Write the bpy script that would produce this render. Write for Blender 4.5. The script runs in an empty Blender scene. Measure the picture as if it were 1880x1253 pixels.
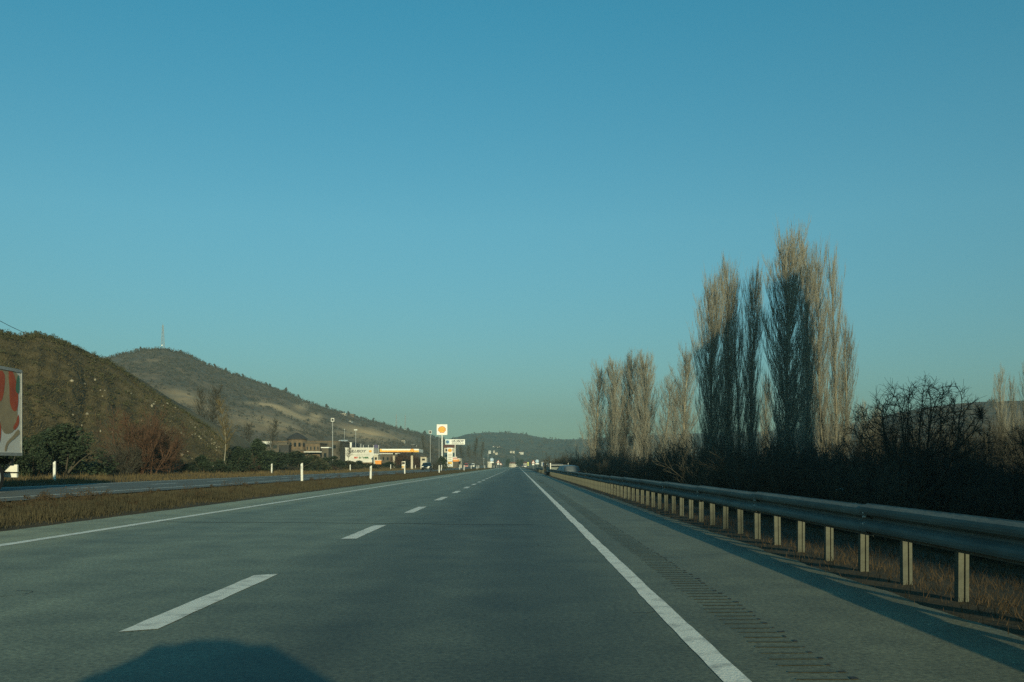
import bpy, math, random
import numpy as np
from mathutils import Vector, Matrix

# ------------------------------------------------------------------ camera, world, sun, exposure
S = bpy.context.scene
C = S.collection
CAM_H = 1.15
FPX = 1700.0                      # focal length in photo pixels (photo 1880 wide)
VX, VY = 950.0, 855.0             # where the road vanishes, photo pixels
cam_d = bpy.data.cameras.new('camera')
cam = bpy.data.objects.new('camera', cam_d); C.objects.link(cam)
cam.location = (0, 0, CAM_H); cam.rotation_euler = (math.radians(90), 0, 0)
cam_d.sensor_width = 36.0; cam_d.lens = 36.0 * FPX / 1880.0
cam_d.shift_y = (VY - 626.5) / 1880.0
cam_d.shift_x = -(VX - 940.0) / 1880.0
cam_d.clip_start = 0.05; cam_d.clip_end = 8000
S.camera = cam

SUN = Vector((1.0, -4.26, 1.0)).normalized()      # towards the sun: low, behind the camera and to the right
elev = math.asin(SUN.z); azim = math.atan2(SUN.x, SUN.y)
W = bpy.data.worlds.new('World'); S.world = W; W.use_nodes = True
nt = W.node_tree; nt.nodes.clear()
out = nt.nodes.new('ShaderNodeOutputWorld'); bg = nt.nodes.new('ShaderNodeBackground')
sky = nt.nodes.new('ShaderNodeTexSky'); sky.sky_type = 'NISHITA'; sky.sun_disc = False
sky.sun_elevation = elev; sky.sun_rotation = azim
sky.air_density = 1.0; sky.dust_density = 1.0; sky.ozone_density = 1.0; sky.altitude = 800
tint = nt.nodes.new('ShaderNodeMix'); tint.data_type = 'RGBA'; tint.blend_type = 'MULTIPLY'
tint.inputs['Factor'].default_value = 1.0
tc_ = nt.nodes.new('ShaderNodeTexCoord'); sp_ = nt.nodes.new('ShaderNodeSeparateXYZ'); rp_ = nt.nodes.new('ShaderNodeValToRGB')
nt.links.new(tc_.outputs['Generated'], sp_.inputs[0]); nt.links.new(sp_.outputs['Z'], rp_.inputs['Fac'])
AIR = [(0.0, (.35, .56, .58)), (.06, (.36, .58, .60)), (.25, (.40, .90, .88)), (.44, (.235, 1.0, 1.02)), (1.0, (.22, .92, .92))]   # colour of the air against height
while len(rp_.color_ramp.elements) < len(AIR): rp_.color_ramp.elements.new(.5)
for e_, (p_, c_) in zip(rp_.color_ramp.elements, AIR): e_.position = p_; e_.color = (*c_, 1)
nt.links.new(rp_.outputs['Color'], tint.inputs[7])
nt.links.new(sky.outputs[0], tint.inputs[6]); nt.links.new(tint.outputs[2], bg.inputs['Color'])
bg.inputs['Strength'].default_value = 0.10
nt.links.new(bg.outputs[0], out.inputs['Surface'])
sd = bpy.data.lights.new('sun', 'SUN'); sun = bpy.data.objects.new('sun', sd); C.objects.link(sun)
sd.energy = 4.2; sd.angle = math.radians(0.5); sd.color = (1.0, 0.93, 0.58)
sun.rotation_euler = SUN.to_track_quat('Z', 'Y').to_euler(); sun.location = (60, -250, 80)
S.view_settings.view_transform = 'Standard'; S.view_settings.look = 'None'
S.view_settings.exposure = 0.3; S.view_settings.gamma = 1.0
S.view_settings.use_curve_mapping = False
S.cycles.max_bounces = 6; S.cycles.volume_bounces = 1
S.cycles.use_adaptive_sampling = False
S.cycles.use_denoising = False

HAZE_DENSITY = 0.00047

# ------------------------------------------------------------------ helpers
def P(px, py, Y):
    """photo pixel + depth -> world point"""
    return Vector(((px - VX) / FPX * Y, Y, CAM_H - (py - VY) / FPX * Y))
def PX(px, Y): return (px - VX) / FPX * Y
def PZ(py, Y): return CAM_H - (py - VY) / FPX * Y

def mat(name, col, col2=None, scale=4.0, rough=0.85, bump=0.0, bscale=None, island=None, metal=0.0,
        spec=0.3, detail=6, ramp=(0.35, 0.65), stretch=None, emit=None):
    m = bpy.data.materials.new(name); m.use_nodes = True
    n = m.node_tree.nodes; l = m.node_tree.links
    b = n['Principled BSDF']
    b.inputs['Roughness'].default_value = rough; b.inputs['Metallic'].default_value = metal
    b.inputs['Specular IOR Level'].default_value = spec
    tc = n.new('ShaderNodeTexCoord')
    src = tc.outputs['Object']
    if stretch:
        mp = n.new('ShaderNodeMapping'); mp.inputs['Scale'].default_value = stretch
        l.new(src, mp.inputs['Vector']); src = mp.outputs[0]
    no = n.new('ShaderNodeTexNoise'); no.inputs['Scale'].default_value = scale; no.inputs['Detail'].default_value = detail
    no.inputs['Roughness'].default_value = 0.6
    l.new(src, no.inputs['Vector'])
    cr = n.new('ShaderNodeValToRGB'); cr.color_ramp.elements[0].position = ramp[0]; cr.color_ramp.elements[1].position = ramp[1]
    c2 = col2 or tuple(c * 0.85 for c in col)
    cr.color_ramp.elements[0].color = (*c2, 1); cr.color_ramp.elements[1].color = (*col, 1)
    l.new(no.outputs['Fac'], cr.inputs['Fac']); colout = cr.outputs['Color']
    if island:
        g = n.new('ShaderNodeNewGeometry'); r2 = n.new('ShaderNodeValToRGB')
        while len(r2.color_ramp.elements) < len(island): r2.color_ramp.elements.new(0.5)
        for i, c in enumerate(island):
            r2.color_ramp.elements[i].position = i / max(1, len(island) - 1); r2.color_ramp.elements[i].color = (*c, 1)
        l.new(g.outputs['Random Per Island'], r2.inputs['Fac'])
        mx = n.new('ShaderNodeMix'); mx.data_type = 'RGBA'; mx.inputs['Factor'].default_value = 0.5
        l.new(colout, mx.inputs[6]); l.new(r2.outputs['Color'], mx.inputs[7]); colout = mx.outputs[2]
    l.new(colout, b.inputs['Base Color'])
    if bump:
        nb = n.new('ShaderNodeTexNoise'); nb.inputs['Scale'].default_value = bscale or scale * 3; nb.inputs['Detail'].default_value = 8
        l.new(src, nb.inputs['Vector'])
        bp = n.new('ShaderNodeBump'); bp.inputs['Strength'].default_value = bump; bp.inputs['Distance'].default_value = 0.05
        l.new(nb.outputs['Fac'], bp.inputs['Height']); l.new(bp.outputs[0], b.inputs['Normal'])
    if emit:
        b.inputs['Emission Color'].default_value = (*emit[0], 1); b.inputs['Emission Strength'].default_value = emit[1]
    return m

def link(name, me, parent=None, m=None):
    o = bpy.data.objects.new(name, me); C.objects.link(o)
    if parent is not None: o.parent = parent
    if m is not None:
        if len(me.materials) == 0: me.materials.append(m)
    return o

def np_mesh(name, V, F, smooth=False):
    V = np.asarray(V, np.float32); F = np.asarray(F, np.int32)
    me = bpy.data.meshes.new(name)
    me.vertices.add(len(V)); me.vertices.foreach_set('co', V.ravel())
    k = F.shape[1]
    me.loops.add(F.size); me.loops.foreach_set('vertex_index', F.ravel())
    me.polygons.add(len(F)); me.polygons.foreach_set('loop_start', np.arange(0, F.size, k, dtype=np.int32))
    if smooth: me.polygons.foreach_set('use_smooth', np.ones(len(F), bool))
    me.update(calc_edges=True); me.validate()
    return me

class MB:
    """collects hard-surface shapes into one mesh"""
    def __init__(s): s.v = []; s.f = []
    def add(s, vs, fs):
        b = len(s.v); s.v += [tuple(v) for v in vs]; s.f += [tuple(i + b for i in f) for f in fs]; return s
    def box(s, c, d, rz=0.0, taper=1.0):
        x, y, z = (q / 2 for q in d); vs = []
        for sx, sy, sz in ((-1,-1,-1),(1,-1,-1),(1,1,-1),(-1,1,-1),(-1,-1,1),(1,-1,1),(1,1,1),(-1,1,1)):
            t = taper if sz > 0 else 1
            a, b = sx*x*t, sy*y*t
            vs.append((c[0] + a*math.cos(rz) - b*math.sin(rz), c[1] + a*math.sin(rz) + b*math.cos(rz), c[2] + sz*z))
        return s.add(vs, ((0,3,2,1),(4,5,6,7),(0,1,5,4),(1,2,6,5),(2,3,7,6),(3,0,4,7)))
    def b2(s, a, b):
        return s.box([(a[i]+b[i])/2 for i in range(3)], [abs(b[i]-a[i]) for i in range(3)])
    def cyl(s, p, q, r, r2=None, n=12):
        p = Vector(p); q = Vector(q); d = (q-p).normalized(); r2 = r if r2 is None else r2
        u = d.orthogonal().normalized(); w = d.cross(u); vs = []
        for c, rr in ((p, r), (q, r2)):
            for i in range(n):
                a = 2*math.pi*i/n; vs.append(c + (u*math.cos(a) + w*math.sin(a))*rr)
        fs = [(i, (i+1) % n, n+(i+1) % n, n+i) for i in range(n)]
        fs += [tuple(range(n-1, -1, -1)), tuple(range(n, 2*n))]
        return s.add(vs, fs)
    def prism(s, poly, y0, y1, axis='y'):
        """poly in (x,z) extruded along y (axis y) / (y,z) along x / (x,y) along z"""
        n = len(poly)
        f = {'y': lambda a, b, t: (a, t, b), 'x': lambda a, b, t: (t, a, b), 'z': lambda a, b, t: (a, b, t)}[axis]
        vs = [f(a, b, y0) for a, b in poly] + [f(a, b, y1) for a, b in poly]
        return s.add(vs, [tuple(range(n)), tuple(range(2*n-1, n-1, -1))] + [(i, n+i, n+(i+1) % n, (i+1) % n) for i in range(n)])
    def lathe(s, c, prof, n=20):
        vs = []
        for r, z in prof:
            for i in range(n):
                a = 2*math.pi*i/n; vs.append((c[0]+r*math.cos(a), c[1]+r*math.sin(a), c[2]+z))
        fs = []
        for k in range(len(prof)-1):
            fs += [(k*n+i, k*n+(i+1) % n, (k+1)*n+(i+1) % n, (k+1)*n+i) for i in range(n)]
        fs += [tuple(range(n-1, -1, -1)), tuple(range((len(prof)-1)*n, len(prof)*n))]
        return s.add(vs, fs)
    def build(s, name, m, parent=None, smooth=False, bevel=0.0):
        me = bpy.data.meshes.new(name); me.from_pydata(s.v, [], s.f); me.update(); 
        import bmesh
        bm = bmesh.new(); bm.from_mesh(me); bmesh.ops.recalc_face_normals(bm, faces=bm.faces)
        if bevel: bmesh.ops.bevel(bm, geom=list(bm.edges), offset=bevel, segments=2, affect='EDGES', profile=0.6)
        bm.to_mesh(me); bm.free()
        if smooth: me.polygons.foreach_set('use_smooth', np.ones(len(me.polygons), bool))
        return link(name, me, parent, m)

def tag(o, label=None, cat=None, group=None, kind=None):
    if label: o['label'] = label
    if cat: o['category'] = cat
    if group: o['group'] = group
    if kind: o['kind'] = kind
    return o
def thing(name, label, cat, loc=(0, 0, 0), rz=0.0, group=None, scale=1.0):
    o = bpy.data.objects.new(name, None); C.objects.link(o); o.location = loc; o.rotation_euler = (0, 0, rz)
    if scale != 1.0: o.scale = (scale,)*3 if not isinstance(scale, tuple) else scale
    o.empty_display_size = 0.3
    return tag(o, label, cat, group)
def dup(root, loc, rz=0.0, scale=None, label=None, group=None):
    r = root.copy(); C.objects.link(r); r.location = loc; r.rotation_euler = (0, 0, rz)
    if scale is not None: r.scale = scale if isinstance(scale, tuple) else (scale,)*3
    if label: r['label'] = label
    if group: r['group'] = group
    for ch in list(root.children):
        c = ch.copy(); C.objects.link(c); c.parent = r
        for g in list(ch.children):
            d = g.copy(); C.objects.link(d); d.parent = c
    return r
ORD = ['nearest', 'second', 'third', 'fourth', 'fifth', 'sixth', 'seventh', 'eighth', 'ninth', 'tenth', 'eleventh', 'twelfth',
       'thirteenth', 'fourteenth']

def text(name, s, size, m, parent, loc, shear=0.0, width=None, bold=0.0, rz=0.0):
    cu = bpy.data.curves.new(name, 'FONT'); cu.body = s; cu.size = size; cu.align_x = 'CENTER'; cu.align_y = 'CENTER'
    cu.shear = shear; cu.offset = bold; cu.extrude = 0.004; cu.resolution_u = 3
    t = bpy.data.objects.new(name, cu); C.objects.link(t)
    dg = bpy.context.evaluated_depsgraph_get(); dg.update()
    me = bpy.data.meshes.new_from_object(t.evaluated_get(dg))
    bpy.data.objects.remove(t); bpy.data.curves.remove(cu)
    if len(me.vertices) and width:
        xs = [v.co.x for v in me.vertices]; k = width / (max(xs)-min(xs))
        for v in me.vertices: v.co.x *= k
    me.transform(Matrix.Rotation(math.pi/2, 4, 'X'))
    me.materials.clear(); me.materials.append(m)
    o = bpy.data.objects.new(name, me); C.objects.link(o); o.parent = parent; o.location = loc; o.rotation_euler = (0, 0, rz)
    return o

# smooth value noise in numpy
def vnoise(x, y, seed=0):
    x = np.asarray(x, float); y = np.asarray(y, float)
    xi = np.floor(x).astype(np.int64); yi = np.floor(y).astype(np.int64); fx = x-xi; fy = y-yi
    fx = fx*fx*(3-2*fx); fy = fy*fy*(3-2*fy)
    def h(a, b):
        n = (a*374761393 + b*668265263 + seed*1442695041) & 0xffffffff
        n = ((n ^ (n >> 13)) * 1274126177) & 0xffffffff
        return ((n ^ (n >> 16)) & 0xffff) / 65535.0
    return (h(xi, yi)*(1-fx)+h(xi+1, yi)*fx)*(1-fy) + (h(xi, yi+1)*(1-fx)+h(xi+1, yi+1)*fx)*fy
def fbm(x, y, seed=0, oct=4):
    s = 0; a = 0.5; t = 0
    for o in range(oct):
        s = s + a*vnoise(np.asarray(x)*2**o, np.asarray(y)*2**o, seed+o*7); t += a; a *= 0.5
    return s/t - 0.5

def tubes(P0, P1, R0, R1, n=3):
    P0 = np.asarray(P0, float); P1 = np.asarray(P1, float); R0 = np.asarray(R0)[:, None]; R1 = np.asarray(R1)[:, None]
    d = P1-P0; d /= np.linalg.norm(d, axis=1)[:, None]+1e-9
    ref = np.where(np.abs(d[:, 2:3]) > 0.8, np.array([[1.0, 0, 0]]), np.array([[0, 0, 1.0]]))
    u = np.cross(d, ref); u /= np.linalg.norm(u, axis=1)[:, None]+1e-9; w = np.cross(d, u)
    vs = []
    for k in range(n):
        a = 2*math.pi*k/n; o = u*math.cos(a)+w*math.sin(a); vs.append(P0+o*R0)
    for k in range(n):
        a = 2*math.pi*k/n; o = u*math.cos(a)+w*math.sin(a); vs.append(P1+o*R1)
    V = np.stack(vs, 1).reshape(-1, 3)
    base = np.arange(len(P0))[:, None]*2*n
    F = np.stack([np.stack([base[:, 0]+k, base[:, 0]+(k+1) % n, base[:, 0]+n+(k+1) % n, base[:, 0]+n+k], 1) for k in range(n)], 1).reshape(-1, 4)
    return V, F
def seg_mesh(name, segs, n=3):
    a = np.array([(*s[0], *s[1], s[2], s[3]) for s in segs])
    V, F = tubes(a[:, 0:3], a[:, 3:6], a[:, 6], a[:, 7], n)
    return np_mesh(name, V, F, smooth=n > 4)

# ------------------------------------------------------------------ materials
M = {}
def asphalt_material():
    m = bpy.data.materials.new('asphalt'); m.use_nodes = True; n = m.node_tree.nodes; l = m.node_tree.links
    b = n['Principled BSDF']; b.inputs['Roughness'].default_value = 0.6; b.inputs['Specular IOR Level'].default_value = 0.36
    tc = n.new('ShaderNodeTexCoord'); sep = n.new('ShaderNodeSeparateXYZ'); l.new(tc.outputs['Object'], sep.inputs[0])
    # wobble of the lane wear edges
    nw = n.new('ShaderNodeTexNoise'); nw.inputs['Scale'].default_value = 0.12; nw.inputs['Detail'].default_value = 4; l.new(tc.outputs['Object'], nw.inputs['Vector'])
    wob = n.new('ShaderNodeMath'); wob.operation = 'MULTIPLY_ADD'; wob.inputs[1].default_value = 1.6; wob.inputs[2].default_value = -0.8
    l.new(nw.outputs['Fac'], wob.inputs[0])
    xa = n.new('ShaderNodeMath'); xa.operation = 'ADD'; l.new(sep.outputs['X'], xa.inputs[0]); l.new(wob.outputs[0], xa.inputs[1])
    mr = n.new('ShaderNodeMapRange'); mr.inputs['From Min'].default_value = -10; mr.inputs['From Max'].default_value = 4
    l.new(xa.outputs[0], mr.inputs['Value'])
    cr = n.new('ShaderNodeValToRGB'); E = cr.color_ramp.elements
    pts = [(-9.2, .155), (-7.6, .135), (-6.6, .112), (-5.5, .118), (-4.2, .112), (-2.9, .105), (-2.0, .072), (-1.3, .048), (-0.6, .055), (0.2, .043), (0.8, .060), (1.5, .080), (2.3, .084), (3.4, .078)]
    while len(E) < len(pts): E.new(0.5)
    for e, (x, v) in zip(E, pts):
        e.position = (x+10)/14; warm = 1.08 if x > 1.2 or x < -7 else 1.0
        k_ = 1.02 if x > 1.2 else (1.15 if x < -7 else 1.0); e.color = (v*1.50*warm*k_, v*1.58*k_, v*1.06*(0.92 if warm > 1 else 1.0)*k_, 1)
    l.new(mr.outputs[0], cr.inputs['Fac'])
    # streaks along the road, aggregate speckle, blotches
    mp = n.new('ShaderNodeMapping'); mp.inputs['Scale'].default_value = (1.2, 0.05, 1); l.new(tc.outputs['Object'], mp.inputs['Vector'])
    st = n.new('ShaderNodeTexNoise'); st.inputs['Scale'].default_value = 1.0; st.inputs['Detail'].default_value = 5; l.new(mp.outputs[0], st.inputs['Vector'])
    sp = n.new('ShaderNodeTexNoise'); sp.inputs['Scale'].default_value = 26; sp.inputs['Detail'].default_value = 4; sp.inputs['Roughness'].default_value = 0.8; l.new(tc.outputs['Object'], sp.inputs['Vector'])
    bl = n.new('ShaderNodeTexNoise'); bl.inputs['Scale'].default_value = 1.1; bl.inputs['Detail'].default_value = 9; bl.inputs['Roughness'].default_value = 0.68; l.new(tc.outputs['Object'], bl.inputs['Vector'])
    def scaled(src, a, c):
        q = n.new('ShaderNodeMath'); q.operation = 'MULTIPLY_ADD'; q.inputs[1].default_value = a; q.inputs[2].default_value = c; l.new(src, q.inputs[0]); return q.outputs[0]
    s1 = scaled(st.outputs['Fac'], 0.75, 0.62); s2 = scaled(sp.outputs['Fac'], 3.2, -0.6); s3 = scaled(bl.outputs['Fac'], 1.5, 0.25)
    p1 = n.new('ShaderNodeMath'); p1.operation = 'MULTIPLY'; l.new(s1, p1.inputs[0]); l.new(s2, p1.inputs[1])
    p2 = n.new('ShaderNodeMath'); p2.operation = 'MULTIPLY'; l.new(p1.outputs[0], p2.inputs[0]); l.new(s3, p2.inputs[1])
    mx = n.new('ShaderNodeMix'); mx.data_type = 'RGBA'; mx.blend_type = 'MULTIPLY'; mx.inputs['Factor'].default_value = 1
    l.new(cr.outputs['Color'], mx.inputs[6]); l.new(p2.outputs[0], mx.inputs[7])
    l.new(mx.outputs[2], b.inputs['Base Color'])
    bp = n.new('ShaderNodeBump'); bp.inputs['Strength'].default_value = 0.35; bp.inputs['Distance'].default_value = 0.01
    l.new(sp.outputs['Fac'], bp.inputs['Height']); l.new(bp.outputs[0], b.inputs['Normal'])
    return m
M['asphalt'] = asphalt_material()
M['asphalt2'] = mat('pale_asphalt', (.13, .14, .13), (.095, .102, .097), 0.8, 0.85, 0.2, 40)
M['line'] = mat('worn_white_paint', (.76, .74, .66), (.40, .40, .37), 5.0, 0.7, 0.2, 60, ramp=(.30, .50), detail=12)
M['seam'] = mat('tar_seam', (.04, .04, .04), (.03, .03, .03), 5, 0.7)
M['groove_strip'] = mat('rumble_asphalt', (.102, .106, .069), (.078, .081, .054), 5, 0.6)
M['soil'] = mat('dry_soil', (.065, .048, .026), (.035, .029, .016), 0.35, 0.95, 0.6, 3.0)
M['grass_median'] = mat('dry_median_grass', (.072, .060, .032), (.03, .030, .018), 0.45, 0.9,
                        island=[(.018, .020, .012), (.040, .036, .021), (.060, .050, .027), (.086, .069, .036), (.050, .036, .021)])
M['grass_gold'] = mat('golden_verge_grass', (.14, .098, .042), (.06, .05, .024), 0.3, 0.9,
                      island=[(.045, .038, .018), (.10, .072, .03), (.15, .105, .045)])
M['grass_verge'] = mat('trodden_verge_grass', (.085, .055, .027), (.04, .029, .015), 1.2, 0.9,
                       island=[(.028, .021, .011), (.065, .042, .021), (.10, .066, .032)])
M['bark'] = mat('pale_poplar_bark', (.40, .345, .24), (.22, .19, .13), 3, 0.9, 0.4, 12, stretch=(1, 1, .2))
M['twig'] = mat('pale_poplar_twig', (.30, .28, .22), (.23, .215, .17), .3, 0.9, island=[(.16, .15, .12), (.33, .295, .22)])
M['twig_grey'] = mat('grey_twig', (.10, .092, .07), (.06, .056, .042), .5, 0.9, island=[(.04, .038, .028), (.11, .098, .07)])
M['twig_dark'] = mat('dark_twig', (.085, .072, .050), (.05, .045, .034), .5, 0.9)
M['twig_red'] = mat('red_brown_twig', (.115, .055, .032), (.08, .045, .028), .5, 0.9, island=[(.06, .038, .022), (.14, .07, .04)])
M['leaf_dark'] = mat('dark_evergreen_leaf', (.028, .045, .022), (.014, .024, .013), 1.2, 0.8, island=[(.012, .02, .012), (.03, .048, .022), (.05, .065, .03)])
M['leaf_olive'] = mat('olive_scrub_leaf', (.075, .075, .035), (.035, .04, .022), 1.2, 0.85, island=[(.03, .035, .018), (.075, .075, .035), (.11, .095, .045)])
M['leaf_yellow'] = mat('yellowed_leaf', (.17, .12, .04), (.10, .08, .03), 1.2, 0.85, island=[(.09, .075, .03), (.19, .13, .045)])
M['galv_shade'] = mat('galvanised_steel', (.165, .185, .165), (.095, .108, .098), 3.5, 0.8, 0.15, 30, metal=0.0, spec=0.25, stretch=(1, .25, 1))
M['galv_post'] = mat('galvanised_post', (.088, .093, .066), (.05, .053, .039), 6, 0.6, 0.1, 40, metal=0.1, spec=0.3)
M['rust'] = mat('rust_patch', (.12, .05, .03), (.07, .035, .025), 8, 0.9)
M['white'] = mat('white_enamel', (.78, .76, .70), (.66, .645, .60), 2, 0.5)
M['white_bright'] = mat('white_sign_sheet', (.86, .84, .79), (.80, .78, .73), 1.0, 0.45)
M['black'] = mat('black_plastic', (.02, .02, .022), (.012, .012, .013), 5, 0.6)
M['rubber'] = mat('tyre_rubber', (.025, .025, .025), (.015, .015, .015), 9, 0.85)
M['glass'] = mat('dark_window_glass', (.015, .022, .026), (.01, .015, .018), 2, 0.08, spec=0.6)
M['steel'] = mat('grey_steel', (.34, .35, .35), (.26, .27, .27), 5, 0.5, metal=0.3)
M['steel_pale'] = mat('pale_steel_pole', (.60, .59, .55), (.48, .47, .44), 5, 0.5, metal=0.1)
M['red'] = mat('sign_red', (.52, .06, .035), (.42, .05, .03), 3, 0.5)
M['chilli'] = mat('printed_chilli_red', (.44, .085, .032), (.30, .055, .025), 1.6, 0.5)
M['sketch'] = mat('printed_tan', (.34, .27, .17), (.26, .21, .14), 2.2, 0.55)
M['leaf_print'] = mat('printed_green', (.07, .17, .11), (.05, .12, .08), 3, 0.5)
M['orange'] = mat('sign_orange', (.78, .30, .05), (.66, .24, .04), 2, 0.5)
M['yellow'] = mat('sign_yellow', (.83, .46, .05), (.72, .38, .04), 2, 0.5)
M['blue'] = mat('sign_blue', (.05, .16, .36), (.04, .13, .30), 2, 0.45)
M['sky_blue'] = mat('sign_light_blue', (.09, .17, .22), (.06, .12, .16), 2, 0.45)
M['dark_text'] = mat('dark_lettering', (.045, .05, .06), (.035, .04, .05), 2, 0.5)
M['grey_text'] = mat('grey_lettering', (.22, .21, .20), (.16, .155, .15), 2, 0.5)
M['green_text'] = mat('green_lettering', (.06, .16, .08), (.05, .13, .06), 2, 0.5)
M['plaster'] = mat('cream_plaster', (.58, .52, .42), (.47, .42, .34), 1.2, 0.85, 0.15, 20)
M['plaster_white'] = mat('white_plaster', (.70, .67, .60), (.58, .55, .50), 0.8, 0.85, 0.1, 20)
M['stone'] = mat('brown_stone_wall', (.19, .135, .082), (.09, .066, .045), 1.6, 0.9, 0.6, 6)
M['stone_dark'] = mat('grey_brown_wall', (.125, .105, .078), (.075, .064, .05), 1.2, 0.9, 0.4, 5)
M['roof_dark'] = mat('dark_roof', (.05, .048, .046), (.03, .03, .03), 3, 0.8)
M['roof_red'] = mat('red_roof_tiles', (.24, .085, .05), (.16, .06, .04), 6, 0.85)
M['rock'] = mat('pale_rock', (.34, .30, .22), (.20, .175, .13), 2.5, 0.95, 0.5, 6)

# ------------------------------------------------------------------ ground and roads
XP = np.array([-1200, -300, -60, -46, -34, -25, -22.4, -21.2, -12.95, -12.6, -11.2, -9.6, -9.05, -8.95, 3.3, 3.38, 3.6, 4.8, 6.5, 10, 40, 120, 1300.])
ZP = np.array([4.0, 2.6, 2.0, 1.9, 1.1, .42, .27, .20, .20, .20, .16, .08, .02, -.04, -.04, -.01, .03, .02, -.25, -.9, -1.2, 1.0, 6.0])
def gz(X, Y=0.0):
    return np.interp(X, XP, ZP)
def gzf(X, Y=0.0):
    amp = np.clip(np.maximum(np.asarray(X)-4.5, -(np.asarray(X)+21.5))/6, 0, 1)
    return gz(X) + amp*0.5*fbm(np.asarray(X)/7.0, np.asarray(Y)/7.0, 3)
def G(X, Y): return float(gzf(np.array([X]), np.array([Y]))[0])
def grid_mesh(name, X, Y, Z, smooth=True):
    nv, nu = X.shape; V = np.stack([X, Y, Z], -1).reshape(-1, 3)
    i = np.arange(nv-1)[:, None]*nu + np.arange(nu-1)[None, :]
    F = np.stack([i, i+1, i+nu+1, i+nu], -1).reshape(-1, 4)
    return np_mesh(name, V, F, smooth)
xs = np.unique(np.concatenate([XP, np.linspace(-60, -21.2, 40), np.linspace(4.8, 60, 46), np.linspace(-13.3, -8.95, 14), np.linspace(60, 1300, 30), np.linspace(-1200, -60, 30)]))
ys = np.concatenate([np.linspace(-280, 0, 20), np.linspace(2, 130, 90), np.linspace(134, 400, 60), np.linspace(420, 2100, 50)])
GX, GY = np.meshgrid(xs, ys)
g = link('ground', grid_mesh('ground', GX, GY, gzf(GX, GY)), None, M['soil']); tag(g, kind='structure')

def strip(name, x0, x1, y0, y1, z, m, parent=None, ny=120, wob=0.0, seed=1, nx=2, wx=(1, 1)):
    yy = np.concatenate([np.linspace(y0, min(y1, 60), ny), np.linspace(60.5, y1, ny//2)]) if y1 > 61 else np.linspace(y0, y1, ny)
    u = np.linspace(0, 1, nx); A = x0 + wx[0]*wob*fbm(yy*1.7, yy*0, seed, 5); B = x1 + wx[1]*wob*fbm(yy*1.7, yy*0+9, seed+3, 5)
    X = A[:, None]*(1-u)+B[:, None]*u; Y = np.repeat(yy[:, None], nx, 1)
    return link(name, grid_mesh(name, X, Y, np.full_like(X, z), False), parent, m)
road = strip('road', -9.0, 3.36, -60, 1000, 0.0, M['asphalt'], None, 700, 0.14, 5, 8); tag(road, kind='structure')
road2 = strip('opposite_road', -21.3, -12.9, -60, 1000, 0.25, M['asphalt2'], None, 400, 0.25, 15, 4); tag(road2, kind='structure')
strip('edge_line', 1.09, 1.24, -20, 900, 0.004, M['line'], road, 900, 0.025, 22)
strip('edge_line', -7.53, -7.33, -20, 900, 0.004, M['line'], road, 900, 0.02, 32)
strip('edge_line', -20.6, -20.42, -20, 900, 0.254, M['line'], road2, 200, 0.02, 42)
strip('edge_line', -14.35, -14.2, -20, 900, 0.254, M['line'], road2, 200, 0.02, 52)
# broken lane line: one surface pattern of the road
def dashes(name, xc, w, y_first, period, length, n, z, m, parent):
    mb = MB(); r = random.Random(5)
    for k in range(n):
        y0 = y_first + k*period; m_ = 14
        L = []; R = []
        for i in range(m_+1):
            y = y0 + length*i/m_; j = lambda: r.uniform(-.006, .006)
            L.append((xc-w/2+j(), y-.12+ r.uniform(-.01, .01), z)); R.append((xc+w/2+j(), y, z))
        b = len(mb.v); mb.v += L+R; mb.f += [(b+i, b+m_+1+i, b+m_+2+i, b+i+1) for i in range(m_)]
    return mb.build(name, m, parent)
dashes('lane_line', -2.64, .225, 6.50, 8.02, 3.30, 90, 0.004, M['line'], road)
dashes('lane_line', -17.4, .2, 4.0, 8.02, 3.30, 80, 0.254, M['line'], road2)
# rumble strip: groove depth put in by colour alone, flat darker strips with dark ends
mb = MB(); md = MB(); r = random.Random(8); y = 3.0
while y < 75:
    a, b = 1.50 + r.uniform(-.02, .02), 1.79 + r.uniform(-.02, .02)
    yy = r.uniform(.022, .04)
    mb.add([(a, y, .0042), (b, y, .0042), (b-.01, y+yy, .0042), (a+.015, y+yy, .0042)], [(0, 1, 2, 3)])
    e_ = r.uniform(.02, .05); f_ = r.uniform(.03, .07); md.add([(b+.005, y, .0046), (b+.005+e_, y+.01, .0046), (b+e_, y+f_, .0046), (b+.01, y+f_*.9, .0046)], [(0, 1, 2, 3)])
    y += r.uniform(.165, .19)
mb.build('rumble_strip', M['groove_strip'], road); md.build('rumble_strip_marks', M['seam'], road)
# tar seam across the lanes
yy = np.linspace(0, 1, 60); Xs = -7.3 + yy*7.6
wv = 18.9 - yy*1.0 + 0.35*fbm(yy*9, yy*0, 4)
V = np.concatenate([np.stack([Xs, wv, np.full(60, .003)], 1), np.stack([Xs, wv+.05+.05*np.abs(fbm(yy*20, yy*0, 9)), np.full(60, .003)], 1)])
F = np.array([(i, i+1, 60+i+1, 60+i) for i in range(59)])
link('tar_seam', np_mesh('tar_seam', V, F), road, M['seam'])

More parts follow.
